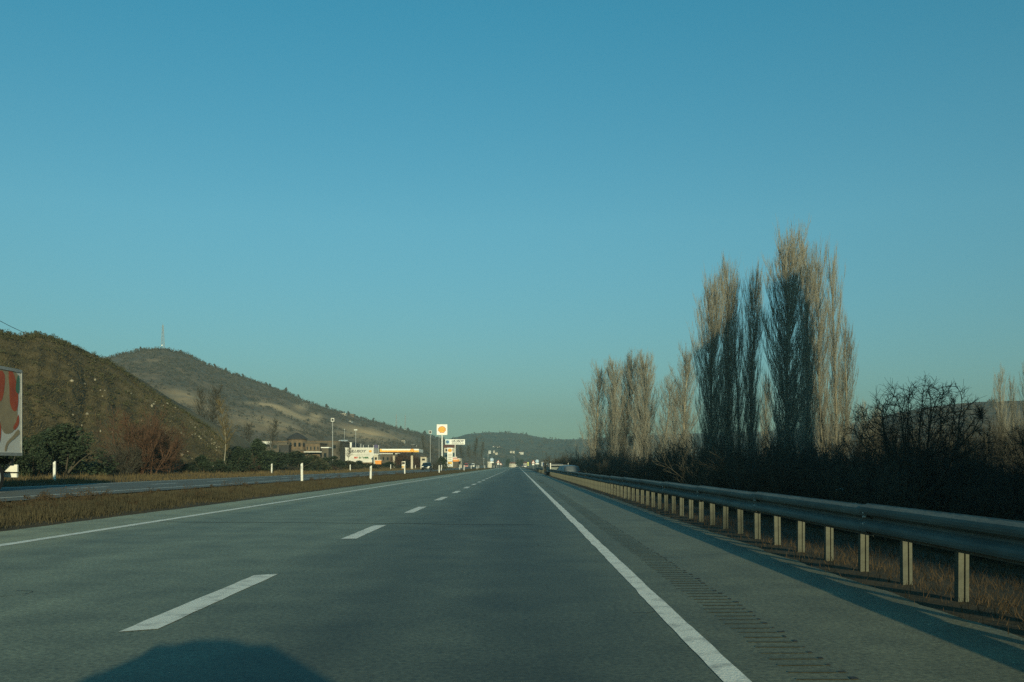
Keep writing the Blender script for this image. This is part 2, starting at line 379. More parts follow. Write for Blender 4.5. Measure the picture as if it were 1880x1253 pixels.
# ------------------------------------------------------------------ grass (nobody could count it)
def grass(name, n, xr, yr, h, m, seed, zf=gzf, w=.012, pdf=1.0, dens=None, lean=.5):
    R = np.random.RandomState(seed)
    u = R.rand(n)
    if pdf == 1.0: Y = yr[0]*(yr[1]/yr[0])**u
    else: Y = yr[0]+(yr[1]-yr[0])*u
    X = xr[0] + (xr[1]-xr[0])*R.rand(n)
    clump = fbm(X*1.3, Y*1.3, seed+1)
    keep = R.rand(n) < (0.55 + 1.6*clump) if dens is None else R.rand(n) < dens(X, Y)
    X, Y, clump = X[keep], Y[keep], clump[keep]; n = len(X)
    H = (h[0]+(h[1]-h[0])*R.rand(n)**1.5)*(0.75+1.5*np.clip(clump+.2, 0, 1))
    if name == 'median_grass': H *= np.interp(X, [-13, -11.6, -10.6, -9.4, -9.0], [.35, .6, 1.15, 1.0, .35])
    a = R.rand(n)*math.pi*2; b = R.rand(n)*math.pi*2; L = lean*H*R.rand(n); wd = w*(1+Y/60.0)*(.6+.8*R.rand(n))
    Z = zf(X, Y)-.01
    p0 = np.stack([X-np.cos(a)*wd/2, Y-np.sin(a)*wd/2, Z], 1); p1 = np.stack([X+np.cos(a)*wd/2, Y+np.sin(a)*wd/2, Z], 1)
    p2 = np.stack([X+np.cos(b)*L, Y+np.sin(b)*L, Z+H], 1)
    V = np.stack([p0, p1, p2], 1).reshape(-1, 3); F = np.arange(3*n).reshape(-1, 3)
    o = link(name, np_mesh(name, V, F), None, m); tag(o, kind='stuff'); return o
grass('median_grass', 300000, (-12.95, -9.0), (11, 330), (.03, .19), M['grass_median'], 11,
      dens=lambda X, Y: np.clip((.75+1.2*fbm(X*1.3, Y*1.3, 12))*np.clip((-9.0-X)/.35+.25*fbm(Y*2, X*0, 3), 0.04, 1), 0, 1))
grass('verge_grass', 110000, (3.30, 8.5), (3.2, 120), (.02, .13), M['grass_verge'], 21, w=.006,
      dens=lambda X, Y: np.clip((.7+1.3*fbm(X*2, Y*2, 22))*np.clip((X-3.25)/.5, 0.06, 1), 0, 1), lean=1.0)
grass('roadside_grass', 60000, (-25.5, -21.2), (25, 330), (.06, .26), M['grass_gold'], 31, w=.014)
grass('meadow_grass', 90000, (-60, -25.5), (40, 330), (.06, .30), M['grass_gold'], 41, w=.02)

# ------------------------------------------------------------------ hills
def hill_material(name, c_dry, c_scrub, c_bare, scale):
    m = mat(name, c_dry, c_scrub, scale, 0.95, 0.9, scale*9, ramp=(.42, .57), detail=12)
    n = m.node_tree.nodes; l = m.node_tree.links; b = n['Principled BSDF']
    old = b.inputs['Base Color'].links[0].from_socket
    at = n.new('ShaderNodeAttribute'); at.attribute_name = 'bare'
    mx = n.new('ShaderNodeMix'); mx.data_type = 'RGBA'; l.new(at.outputs['Fac'], mx.inputs['Factor'])
    l.new(old, mx.inputs[6]); mx.inputs[7].default_value = (*c_bare, 1); l.new(mx.outputs[2], b.inputs['Base Color'])
    return m
def hill(name, sil, yb, yc, nu, nv, m, back, namp, nscale, seed, px0, px1, bare=None, vpow=1.0, rough=0.0, gully=0.0):
    px = np.linspace(px0, px1, nu); sx = [s[0] for s in sil]; sy = [s[1] for s in sil]
    top = np.interp(px, sx, sy)
    Yb = np.interp(px, *zip(*yb)); Yc = np.interp(px, *zip(*yc))
    v = np.concatenate([np.linspace(0, 1, nv), 1+np.linspace(0.06, 1, nv//3)])
    X = np.zeros((len(v), nu)); Y = X.copy(); Z = X.copy(); B = X.copy()
    for i, t in enumerate(v):
        if t <= 1: y = Yb+(Yc-Yb)*t
        else: y = Yc+(t-1)*back
        zc = CAM_H-(top-VY)/FPX*Yc; zb = gz((px-VX)/FPX*Yb)-.6
        x = (px-VX)/FPX*(y if t <= 1 else Yc+(y-Yc)*.3)
        s = t**vpow if t <= 1 else 1-(t-1)**1.6*.9
        z = zb+(zc-zb)*s
        env = math.sin(math.pi*min(t, 1)**.8)*0.9+0.12 if t <= 1 else .3
        nz = fbm(x/nscale, y/nscale, seed, 5)*namp*env*np.clip((zc-zb)/8, .1, 1)
        nz += rough*fbm(x/nscale*7, y/nscale*7, seed+5, 4)*(0.25+env)
        if gully: nz -= gully*np.abs(fbm(px/38.0+.9*fbm(x/9, y/9, seed+2), y/40.0, seed+9, 3))*4*math.sin(math.pi*min(t, 1))**.7*np.clip((zc-zb)/10, 0, 1)
        X[i], Y[i], Z[i] = x, y, z+nz
        if bare: B[i] = bare(px, VY-(z+nz-CAM_H)*FPX/y, x, y)
    me = grid_mesh(name, X, Y, Z, True)
    a = me.attributes.new('bare', 'FLOAT', 'POINT'); a.data.foreach_set('value', B.ravel().astype(np.float32))
    o = link(name, me, None, m); tag(o, kind='structure')
    def at(pxq, t):
        """surface point under photo column pxq at slope parameter t (0 foot .. 1 crest)"""
        fu = (np.asarray(pxq)-px0)/(px1-px0)*(nu-1); fv = np.asarray(t)*(nv-1)
        i = np.clip(fu.astype(int), 0, nu-2); j = np.clip(fv.astype(int), 0, nv-2); a_ = fu-i; b_ = fv-j
        q = lambda A: (A[j, i]*(1-a_)+A[j, i+1]*a_)*(1-b_)+(A[j+1, i]*(1-a_)+A[j+1, i+1]*a_)*b_
        return np.stack([q(X), q(Y), q(Z)], -1)
    return o, at

SIL_NEAR = [(-900, 560), (-500, 585), (-200, 600), (0, 612), (35, 618), (70, 615), (95, 618), (118, 628), (140, 639), (165, 651), (200, 664), (222, 678),
            (250, 697), (285, 722), (320, 745), (350, 762), (380, 784), (405, 806), (430, 832), (450, 852), (480, 862)]
mnear = hill_material('dry_cut_hillside', (.104, .080, .042), (.044, .039, .022), (.19, .15, .085), .32)
near_hill, at_near = hill('hill', SIL_NEAR, [(-900, 32), (0, 50), (250, 66), (430, 86), (480, 92)], [(-900, 60), (0, 78), (250, 98), (400, 106), (480, 104)],
    330, 110, mnear, 60, 2.6, 9.0, 3, -900, 480, lambda px, t, x, y: np.clip(2.6*fbm(x/4.0, y/4.0, 77)-.15+.5*np.exp(-((px-385)/60)**2), 0, .85), .85, .65, .5)

SIL_MAST = [(-300, 700), (0, 690), (150, 676), (205, 657), (235, 650), (265, 645), (300, 643), (340, 651), (380, 670), (430, 688), (470, 702), (520, 718),
            (560, 738), (600, 752), (640, 764), (700, 779), (740, 790), (790, 802), (830, 815), (870, 832), (900, 850), (920, 858)]
def bare_mast(px, py, x, y):
    k = lambda cx, cy, wx, wy, sl=0.0: np.exp(-((px-cx)/wx)**2-((py-cy-sl*(px-cx))/wy)**2)
    b = 1.5*k(527, 757, 34, 5, .42)+.9*k(556, 746, 14, 7)+.9*k(470, 742, 26, 3, .1)+.36*k(450, 772, 60, 20, .2)+.42*k(520, 782, 50, 14, .2)+.8*k(578, 768, 14, 9)
    b = b+.6*k(350, 735, 40, 14, .3)+.55*k(660, 795, 50, 12, .15)+.7*k(628, 757, 22, 4, .2)+.35*k(700, 800, 60, 14, .1)
    return np.clip(b*(0.55+1.7*np.clip(fbm(x/9, y/9, 55)+.3, 0, 1)) + np.clip(fbm(x/26, y/26, 58)-.14, 0, 1)*1.0, 0, .95)
mfar = hill_material('scrubby_hillside', (.130, .092, .058), (.066, .053, .035), (.46, .32, .175), .09)
mast_hill, at_mast = hill('hill', SIL_MAST, [(-300, 300), (430, 340), (700, 380), (920, 620)], [(-300, 520), (300, 600), (600, 740), (860, 980), (920, 1000)],
    300, 110, mfar, 250, 12, 60, 13, -300, 920, bare_mast, .9, 1.5)
SIL_DIST = [(600, 812), (790, 812), (830, 805), (860, 797), (900, 794), (935, 794.5), (960, 797), (990, 803), (1012, 807), (1070, 807), (1160, 800), (1250, 797), (1400, 793),
            (1500, 782), (1600, 775), (1900, 780)]
mdist = hill_material('distant_hillside', (.10, .085, .055), (.06, .058, .04), (.20, .16, .10), .02)
dist_hill, at_dist = hill('hill', SIL_DIST, [(600, 900), (1900, 900)], [(600, 1500), (1900, 1500)], 220, 60, mdist, 250, 16, 110, 23, 600, 1900,
    lambda px, t, x, y: np.clip(1.6*fbm(x/60, y/60, 91)-.3, 0, .5), .9, 2.0)
SIL_RIGHT = [(1380, 830), (1480, 806), (1560, 786), (1600, 770), (1640, 759), (1700, 748), (1760, 741), (1800, 738), (1880, 736), (2000, 728), (2300, 735), (2700, 760)]
right_hill, at_right = hill('hill', SIL_RIGHT, [(1380, 380), (2700, 300)], [(1380, 640), (2700, 520)], 200, 60, mfar, 200, 8, 60, 33, 1380, 2700,
    lambda px, t, x, y: np.clip(1.4*fbm(x/30, y/30, 92)-.3, 0, .5), .9, 1.2)

def scatter_tufts(name, pts, size, ntri, m, seed, flat=.6, lmax=9):
    """clumps of small leaf faces standing on the slope, one object nobody could count"""
    R = np.random.RandomState(seed); n = len(pts); s = np.asarray(size)
    c = np.repeat(pts, ntri, 0); sz = np.repeat(s, ntri)
    d = R.normal(size=(n*ntri, 3)); d /= np.linalg.norm(d, axis=1)[:, None]; rr = R.rand(n*ntri)**.5
    c = c + d*(rr*sz)[:, None]*np.array([1, 1, flat]) + np.stack([0*sz, 0*sz, sz*flat*.7], 1)
    a = R.normal(size=(n*ntri, 3)); a /= np.linalg.norm(a, axis=1)[:, None]; b = np.cross(a, R.normal(size=(n*ntri, 3))); b /= np.linalg.norm(b, axis=1)[:, None]
    L = np.minimum(sz*(.25+.3*R.rand(n*ntri)), lmax)[:, None]
    V = np.stack([c-a*L, c+a*L*.8, c+b*L], 1).reshape(-1, 3); F = np.arange(3*n*ntri).reshape(-1, 3)
    o = link(name, np_mesh(name, V, F), None, m); tag(o, kind='stuff'); return o
R = np.random.RandomState(4)
n = 3600; pq = -300+R.rand(n)*780; tq = R.rand(n)**.8
q = at_near(pq, tq); k = R.rand(n) < .35+1.6*fbm(q[:, 0]/6, q[:, 1]/6, 8)+.35*(tq > .95)
scatter_tufts('hillside_scrub', q[k], .09+.55*R.rand(k.sum())**4, 40, M['leaf_olive'], 6, .55, .07)
n = 1500; pq = -300+R.rand(n)*770; q = at_near(pq, np.clip(.93+.09*R.rand(n), 0, .999))
scatter_tufts('hilltop_scrub', q, .06+.30*R.rand(n)**3.5, 26, M['leaf_olive'], 16, .8, .07)
# straw standing on the near hill
n = 120000; pq = -200+R.rand(n)*660; tq = R.rand(n); q = at_near(pq, tq)
H = .04+.13*R.rand(n)**2; aa = R.rand(n)*6.28; wv = .02+.02*R.rand(n); ln = R.normal(size=(n, 2))*.1
V = np.stack([q+np.stack([-np.cos(aa)*wv, -np.sin(aa)*wv, 0*aa-.03], 1), q+np.stack([np.cos(aa)*wv, np.sin(aa)*wv, 0*aa-.03], 1), q+np.stack([ln[:, 0], ln[:, 1], H], 1)], 1).reshape(-1, 3)
M['straw'] = mat('hillside_straw', (.11, .087, .043), (.055, .047, .025), .35, .95, island=[(.045, .04, .02), (.09, .072, .035), (.13, .102, .052)])
tag(link('hillside_grass', np_mesh('hillside_grass', V, np.arange(3*n).reshape(-1, 3)), None, M['straw']), kind='stuff')
# stones on the cut slope
def stones(name, pts, size, seed, m):
    R = np.random.RandomState(seed); vs = []; fs = []
    ico = [(0, 0, 1), (.9, 0, .2), (.25, .85, .1), (-.75, .5, .15), (-.7, -.55, .1), (.3, -.85, .2), (0, 0, -.7)]
    fc = [(0, 1, 2), (0, 2, 3), (0, 3, 4), (0, 4, 5), (0, 5, 1), (6, 2, 1), (6, 3, 2), (6, 4, 3), (6, 5, 4), (6, 1, 5)]
    for p, s in zip(pts, size):
        b = len(vs); sc = s*(.6+.8*R.rand(3))
        vs += [tuple(p+np.array(v)*sc*(.75+.5*R.rand())) for v in ico]; fs += [tuple(i+b for i in f) for f in fc]
    o = link(name, np_mesh(name, vs, fs), None, m); tag(o, kind='stuff'); return o
n = 420; pq = 120+R.rand(n)*310; tq = R.rand(n)*.95; k = R.rand(n) < .2+.8*np.exp(-((pq-370)/70)**2)
stones('loose_rubble', at_near(pq[k], tq[k]), .06+.16*R.rand(k.sum())**3, 9, M['rock'])
pq = np.array([372., 378, 385, 392, 398, 362, 368, 404]); q = at_near(pq, np.array([.02, .1, .06, .14, .03, .12, .2, .08]))
stones('boulder_rubble', q, np.array([.5, .4, .45, .35, .4, .3, .3, .35]), 19, M['rock'])
# scrub on the far hills
n = 6500; pq = 150+R.rand(n)*760; tq = R.rand(n)**.9; q = at_mast(pq, tq)
bm_ = bare_mast(pq, VY-(q[:, 2]-CAM_H)*FPX/q[:, 1], q[:, 0], q[:, 1])
k = (R.rand(n) < .45+1.5*fbm(q[:, 0]/28, q[:, 1]/28, 18)+.3*(tq > .7)) & (bm_ < .28+.5*(R.rand(n) < .22))
M['scrub_far'] = mat('far_scrub_leaf', (.078, .060, .038), (.036, .034, .024), .08, .9, island=[(.028, .03, .021), (.066, .055, .036), (.115, .075, .048)])
scatter_tufts('hillside_scrub', q[k], .7+1.9*R.rand(k.sum())**2.5, 30, M['scrub_far'], 26, .7, .42)
n = 900; pq = 190+R.rand(n)*700; q = at_mast(pq, np.full(n, .985)); scatter_tufts('hilltop_scrub', q, .6+1.5*R.rand(n)**2.5, 34, M['scrub_far'], 27, .9, .4)
n = 3200; pq = 620+R.rand(n)*1250; tq = .94*R.rand(n); q = at_dist(pq, tq); k = R.rand(n) < .5+1.5*fbm(q[:, 0]/60, q[:, 1]/60, 28)
scatter_tufts('distant_scrub', q[k], 1.8+3.0*R.rand(k.sum())**2, 14, M['scrub_far'], 36, .7)
n = 1500; pq = 1400+R.rand(n)*900; tq = R.rand(n); q = at_right(pq, tq); k = R.rand(n) < .4+1.4*fbm(q[:, 0]/30, q[:, 1]/30, 38)
scatter_tufts('hillside_scrub', q[k], 1.0+1.6*R.rand(k.sum())**2, 14, M['scrub_far'], 46, .75)

R = np.random.RandomState(71); n = 900; Yq = 14*(260/14)**R.rand(n); Xq = -9.4-3.8*R.rand(n)**.7
k = R.rand(n) < .35+1.8*fbm(Xq*.5, Yq*.25, 72); pts = np.stack([Xq, Yq, gzf(Xq, Yq)], 1)[k]
M['weed'] = mat('dead_weed', (.075, .05, .026), (.03, .025, .015), .6, .95, island=[(.018, .017, .011), (.05, .036, .02), (.095, .058, .026)])
scatter_tufts('median_weeds', pts, .07+.20*R.rand(k.sum())**2, 130, M['weed'], 73, 1.0, .022)
# cracks and tar spots in the asphalt
r = random.Random(19); mc = MB()
for (x, y, a, L) in ((.9, 7.2, 1.2, .35), (-4.6, 8.5, .1, .7), (.5, 13, 1.4, .6), (-6.2, 16.5, .2, 1.2)):
    px_, py_ = x, y; w0 = .008
    for k in range(14):
        a += r.gauss(0, .35); d = L/14; nx_, ny_ = px_+math.cos(a)*d, py_+math.sin(a)*d; w1 = r.uniform(.002, .007)
        q = (-math.sin(a), math.cos(a))
        mc.add([(px_-q[0]*w0, py_-q[1]*w0, .0035), (nx_-q[0]*w1, ny_-q[1]*w1, .0035), (nx_+q[0]*w1, ny_+q[1]*w1, .0035), (px_+q[0]*w0, py_+q[1]*w0, .0035)], [(0, 1, 2, 3)])
        px_, py_, w0 = nx_, ny_, w1
mc.build('cracks', M['seam'], road)

# ------------------------------------------------------------------ trees and bushes
def rvec(r, s): return Vector((r.gauss(0, s), r.gauss(0, s), r.gauss(0, s)))
def poly(segs, r, p, d, L, k, rad, rad2, jit, up=0.0, pts=None):
    for i in range(k):
        d = (d + rvec(r, jit) + Vector((0, 0, up))).normalized(); q = p + d*(L/k)
        ra = rad+(rad2-rad)*i/k; rb = rad+(rad2-rad)*(i+1)/k
        segs.append((p, q, ra, rb))
        if pts is not None: pts.append((q, d, rb))
        p = q
    return p, d
def poplar_meshes(seed, H, wide, nprim=120, bare_to=.06, thin=1.0, dens=1.0):
    """columnar bare crown: limbs leave the trunk, bend up within a metre or two and run nearly upright"""
    r = random.Random(seed); T = []; B = []; tp = []
    poly(T, r, Vector((0, 0, -.4)), Vector((0, 0, 1)), H*.97+.4, 16, H*.0085, .012, .016, .02, tp)
    for i in range(nprim):
        t = bare_to + (.90-bare_to)*((i+r.random())/nprim)**1.15
        z = t*H; f = min(len(tp)-1, max(0, int((z+.4)/(H*.97+.4)*16)-1)); bp = tp[f][0]; p = Vector((bp.x, bp.y, z))
        a = r.random()*6.283; tilt = r.uniform(.35, .95)
        d = Vector((math.cos(a)*math.sin(tilt), math.sin(a)*math.sin(tilt), math.cos(tilt)))
        env = min(1.0, (t+.12)/.30)*min(1.0, (1.02-t)/.45)**.8
        L = r.uniform(2.2, 5.2)*(.35+.65*env)*wide; L = min(L, (H-z)*1.02+.3)
        pts = []; poly(B, r, p, d, L, 7, .032*thin*(.45+.6*(1-t)), .007, .03, .30/wide, pts)
        for j in range(int((5+L*2.6)*dens)):
            q, dd, rr = pts[r.randrange(len(pts))]; q = q - dd*r.random()*L/7
            e = (dd + rvec(r, .30) + Vector((0, 0, .55))).normalized(); l2 = r.uniform(.7, 2.0)*(.65+.35*(1-t)); p2 = []
            poly(B, r, q, e, l2, 2, .0085*thin, .005*thin, .05, .35, p2)
            for s in range(3):
                q3, d3, _ = p2[r.randrange(2)]; e3 = (d3 + rvec(r, .22) + Vector((0, 0, .45))).normalized()
                poly(B, r, q3-d3*r.random()*.35, e3, r.uniform(.35, .95), 1, .0060*thin, .0038*thin, .04)
    return seg_mesh('trunk', T, 8), seg_mesh('crown', B, 3)
POP = [poplar_meshes(s, 24.0, w, n_, b_, th) for s, w, n_, b_, th in ((1, 1.25, 290, .02, 1.05), (2, 1.05, 230, .03, 1.05), (3, 1.15, 160, .04, 1.0), (4, 1.0, 120, .05, .95))]
for t_, c_ in POP: t_.materials.append(M['bark']); c_.materials.append(M['twig'])
def extent(*ms):
    V = []
    for me in ms:
        a = np.zeros(len(me.vertices)*3, np.float32); me.vertices.foreach_get('co', a); V.append(a.reshape(-1, 3))
    V = np.concatenate(V); return float(np.percentile(V[:, 2], 99.8)), float(2*np.percentile(np.abs(V[:, :2]), 97))
POPX = [extent(*p) for p in POP]
def poplar(px, Y, top, wpx, kind, label, group='bare poplars in the row beyond the guardrail', rz=0):
    X = PX(px, Y); z0 = G(X, Y); H = PZ(top, Y)-z0
    k = H/POPX[kind][0]; wx = (wpx*1.04/FPX*Y)/POPX[kind][1]
    t = thing('poplar_tree', label, 'tree', (X, Y, z0), rz, group, (wx, wx, k))
    for nm, me in zip(('trunk', 'crown'), POP[kind]): link(nm, me, t)
    return t
for i, (px, Y, top, w, kind, lab) in enumerate([
    (1444, 88, 418, 74, 0, 'tallest bare poplar, dense spindle with golden lit tip, beyond the guardrail'),
    (1483, 104, 446, 46, 1, 'thin see-through bare poplar directly right of the tallest poplar'),
    (1512, 110, 448, 50, 2, 'tall pale sunlit bare poplar in the middle of the right hand pair of thin poplars'),
    (1535, 113, 452, 42, 3, 'sunlit bare poplar with the outermost high tip on the right of the tall cluster'),
    (1548, 108, 585, 36, 2, 'shorter golden bare poplar on the right flank of the tall cluster'),
    (1305, 95, 500, 54, 0, 'dark bare poplar on the outer left of the middle cluster'),
    (1337, 97, 478, 44, 1, 'dark bare poplar with the highest tip of the middle cluster'),
    (1358, 100, 500, 34, 3, 'slim dark bare poplar between the two thick ones of the middle cluster'),
    (1380, 96, 488, 38, 1, 'dark bare poplar on the right of the middle cluster beside the sky gap'),
    (1402, 150, 690, 26, 2, 'small golden bare poplar seen in the gap between the two tall clusters'),
    (1091, 190, 664, 50, 2, 'pale bare poplar farthest along the row, beside the far hill'),
    (1126, 186, 660, 38, 1, 'thin bare poplar second from the far end of the row'),
    (1149, 188, 648, 40, 1, 'dark streaked bare poplar third from the far end of the row'),
    (1184, 184, 648, 46, 0, 'bushy bare poplar fourth from the far end of the row'),
    (1218, 230, 690, 42, 3, 'faint low bare poplar standing back between taller far ones'),
    (1253, 172, 632, 52, 2, 'lone pale bare poplar just left of the middle cluster'),
    (1843, 120, 672, 26, 3, 'slim bare poplar with a bright trunk right of the spreading dark tree'),
    (1863, 126, 690, 20, 3, 'thin low bare poplar between two others at the far right'),
    (1884, 122, 668, 28, 2, 'bare poplar cut by the right edge of the picture'),
    (1160, 260, 740, 30, 2, 'low hazy bare poplar behind the far end of the row'),
    (1236, 245, 722, 24, 3, 'low thin bare poplar behind the lone pale one'),
    (1590, 190, 735, 24, 3, 'far grey bare poplar behind the left branches of the spreading tree'),
    (1605, 196, 745, 22, 1, 'farthest small bare poplar seen through the spreading dark tree'),
    ]):
    poplar(px, Y, top, w, kind, lab, rz=i*1.3)

def bush_mesh(seed, H, W_, nst, lev=3, kids=(7, 6, 4), rad=.035, thin=.007, up=.1, jit=.12, spread=.9):
    """bare shrub: stems fan out from the ground and fork three times"""
    r = random.Random(seed); B = []
    def grow(p, d, L, rd, l):
        pts = []; poly(B, r, p, d, L, 3 if l < 2 else 2, rd, max(thin, rd*.45), jit, up, pts)
        if l < lev:
            for j in range(kids[l]):
                q, dd, rr = pts[r.randrange(len(pts))]; q = q - dd*r.random()*L/3
                grow(q, (dd + rvec(r, .5)).normalized(), L*r.uniform(.38, .62), max(thin, rd*.5), l+1)
    for s in range(nst):
        a = r.random()*6.283; t = r.uniform(.05, spread)
        d = Vector((math.cos(a)*math.sin(t), math.sin(a)*math.sin(t), math.cos(t)))
        rad0 = r.random()*.3*W_
        grow(Vector((math.cos(a)*rad0, math.sin(a)*rad0, -.15)), d, H*r.uniform(.5, .75), rad, 0)
    return seg_mesh('branches', B, 3)
def leafy_mesh(seed, H, W_, n, leaf, lobes=9, low=.1, taper=.75):
    """leaf faces clustered in uneven lobes"""
    R = np.random.RandomState(seed); cs = []; rs = []
    for i in range(lobes):
        t = R.rand(); a = R.rand()*6.28; rr = W_*.5*R.rand()**.6*(1.05-taper*t)
        cs.append((math.cos(a)*rr, math.sin(a)*rr, H*(low+.78*t))); rs.append(W_*(.17+.16*R.rand())*(1.1-.5*t))
    cs = np.array(cs); rs = np.array(rs); k = R.randint(0, lobes, n)
    d = R.normal(size=(n, 3)); d /= np.linalg.norm(d, axis=1)[:, None]
    c = cs[k]+d*(rs[k]*(.55+.55*R.rand(n)))[:, None]*np.array([1, 1, 1.15]); c[:, 2] = np.maximum(c[:, 2], .02)
    a = R.normal(size=(n, 3)); a /= np.linalg.norm(a, axis=1)[:, None]; b = np.cross(a, R.normal(size=(n, 3))); b /= np.linalg.norm(b, axis=1)[:, None]
    L = (leaf*(.6+.8*R.rand(n)))[:, None]
    V = np.stack([c-a*L, c+b*L*.45, c+a*L, c-b*L*.45], 1).reshape(-1, 3)
    return np_mesh('foliage', V, np.arange(4*n).reshape(-1, 4))
BUSH = [bush_mesh(50+i, 3.2, 2.6, 16, 3, (7, 5, 4)) for i in range(4)]
BUSHR = [bush_mesh(70+i, 4.0, 3.2, 20, 3, (7, 6, 4), jit=.09, up=.14, spread=.7) for i in range(2)]
def copy_mesh(me, m):
    q = me.copy(); q.materials.clear(); q.materials.append(m); return q
BUSH += [bush_mesh(60+i, 3.2, 2.6, 24, 3, (8, 6, 4), up=.06, spread=1.2) for i in range(2)]
B_DARK = [copy_mesh(b, M['twig_dark']) for b in BUSH]; B_GREY = [copy_mesh(b, M['twig_grey']) for b in BUSH]; B_RED = [copy_mesh(b, M['twig_red']) for b in BUSHR]
LEAFY = [leafy_mesh(90+i, 3.0, 2.6, 5200, .085, 12) for i in range(3)]
L_DARK = [copy_mesh(b, M['leaf_dark']) for b in LEAFY]; L_OLIVE = [copy_mesh(b, M['leaf_olive']) for b in LEAFY]
def stem_mesh():
    r = random.Random(3); T = []
    for i in range(7):
        a = i*.9; poly(T, r, Vector((0, 0, -.2)), Vector((math.cos(a)*.4, math.sin(a)*.4, 1)), 2.3, 4, .05, .012, .1)
    return seg_mesh('stem', T, 5)
STEM = stem_mesh(); STEM.materials.append(M['twig_dark'])
def bush(name, label, px, Y, top, wpx, me, cat='bush', group=None, rz=0, h0=3.2, w0=3.4, base=None, stem=False):
    if px < 800: Y = max(Y, 26.6*FPX/(950-px))
    X = PX(px, Y); z0 = (G(X, Y) if base is None else base); h0, w0 = extent(me); H = max(.5, PZ(top, Y)-z0); k = H/h0; wx = wpx/FPX*Y/w0
    t = thing(name, label, cat, (X, Y, z0), rz, group, (wx, wx, k))
    link('foliage' if stem else 'branches', me, t)
    if stem: link('stem', STEM, t)
    return t

# thicket behind the guardrail: three ranks of bare shrubs
r = random.Random(12)
GT = 'bare shrubs of the dark thicket beyond the guardrail'
top_at = lambda px: np.interp(px, [1000, 1060, 1110, 1180, 1280, 1400, 1560, 1700, 1900, 2100], [838, 832, 844, 830, 806, 800, 812, 842, 850, 850])
cnt = 0
for rank, (Y0, dpx, dz) in enumerate(((30, 56, 24), (50, 36, 8), (76, 30, -4))):
    px = 1150 if rank == 0 else (1062 if rank == 1 else 1050)
    px = {0: 1330, 1: 1180, 2: 1075}[rank]
    while px < 2020:
        Y = Y0*r.uniform(.88, 1.14)
        X = PX(px, Y)
        if X > 6.6:
            t = top_at(px)+dz+r.uniform(-12, 10); w = dpx*r.uniform(2.0, 2.9)*1.0
            leafy = r.random() < .4
            lab = ['low bare shrub of the front rank of the dark thicket close behind the guardrail', 'bare shrub of the middle rank of the dark thicket beyond the guardrail',
                   'bare shrub of the back rank of the dark thicket at the feet of the poplars'][rank]
            bush('shrub', lab, px, Y, t, w, B_DARK[cnt % 6] if not leafy else B_GREY[cnt % 4], 'shrub', GT+(' (front rank)', ' (middle rank)', ' (back rank)')[rank], r.random()*6)
            cnt += 1
        px += dpx*r.uniform(.75, 1.2)
r = random.Random(5)
for i in range(16):
    px = 1012+i*9.2+r.uniform(-3, 3); Y = r.uniform(135, 200)
    bush('shrub', 'sunlit brown shrub in the scrub beside the road left of the far poplars', px, Y, 836-i*.3+r.uniform(-8, 6), r.uniform(34, 52), (B_GREY+B_RED)[i % 6], 'shrub', 'sunlit brown scrub at the far end of the guardrail', r.random()*6)
for i in range(22):
    px = 1090+i*24+r.uniform(-8, 8); Y = r.uniform(115, 165)
    bush('shrub', 'bare shrub standing among the trunks of the poplar row', px, Y, 832+r.uniform(-14, 12), r.uniform(46, 70), B_GREY[i % 4], 'shrub', 'shrubs between the poplar trunks', r.random()*6)

# leaf litter and low growth that closes the foot of the thicket
R = np.random.RandomState(44); n = 5200; Yq = 14*(150/14)**R.rand(n); Xq = 7.2+R.rand(n)**1.3*26
pts = np.stack([Xq, Yq, gzf(Xq, Yq)], 1)
M['brush'] = mat('dark_undergrowth', (.03, .026, .016), (.016, .015, .01), .6, .95, island=[(.012, .012, .008), (.028, .024, .015), (.06, .046, .027)])
scatter_tufts('undergrowth', pts, .22+.7*R.rand(n)**2, 110, M['brush'], 45, .9, .032)

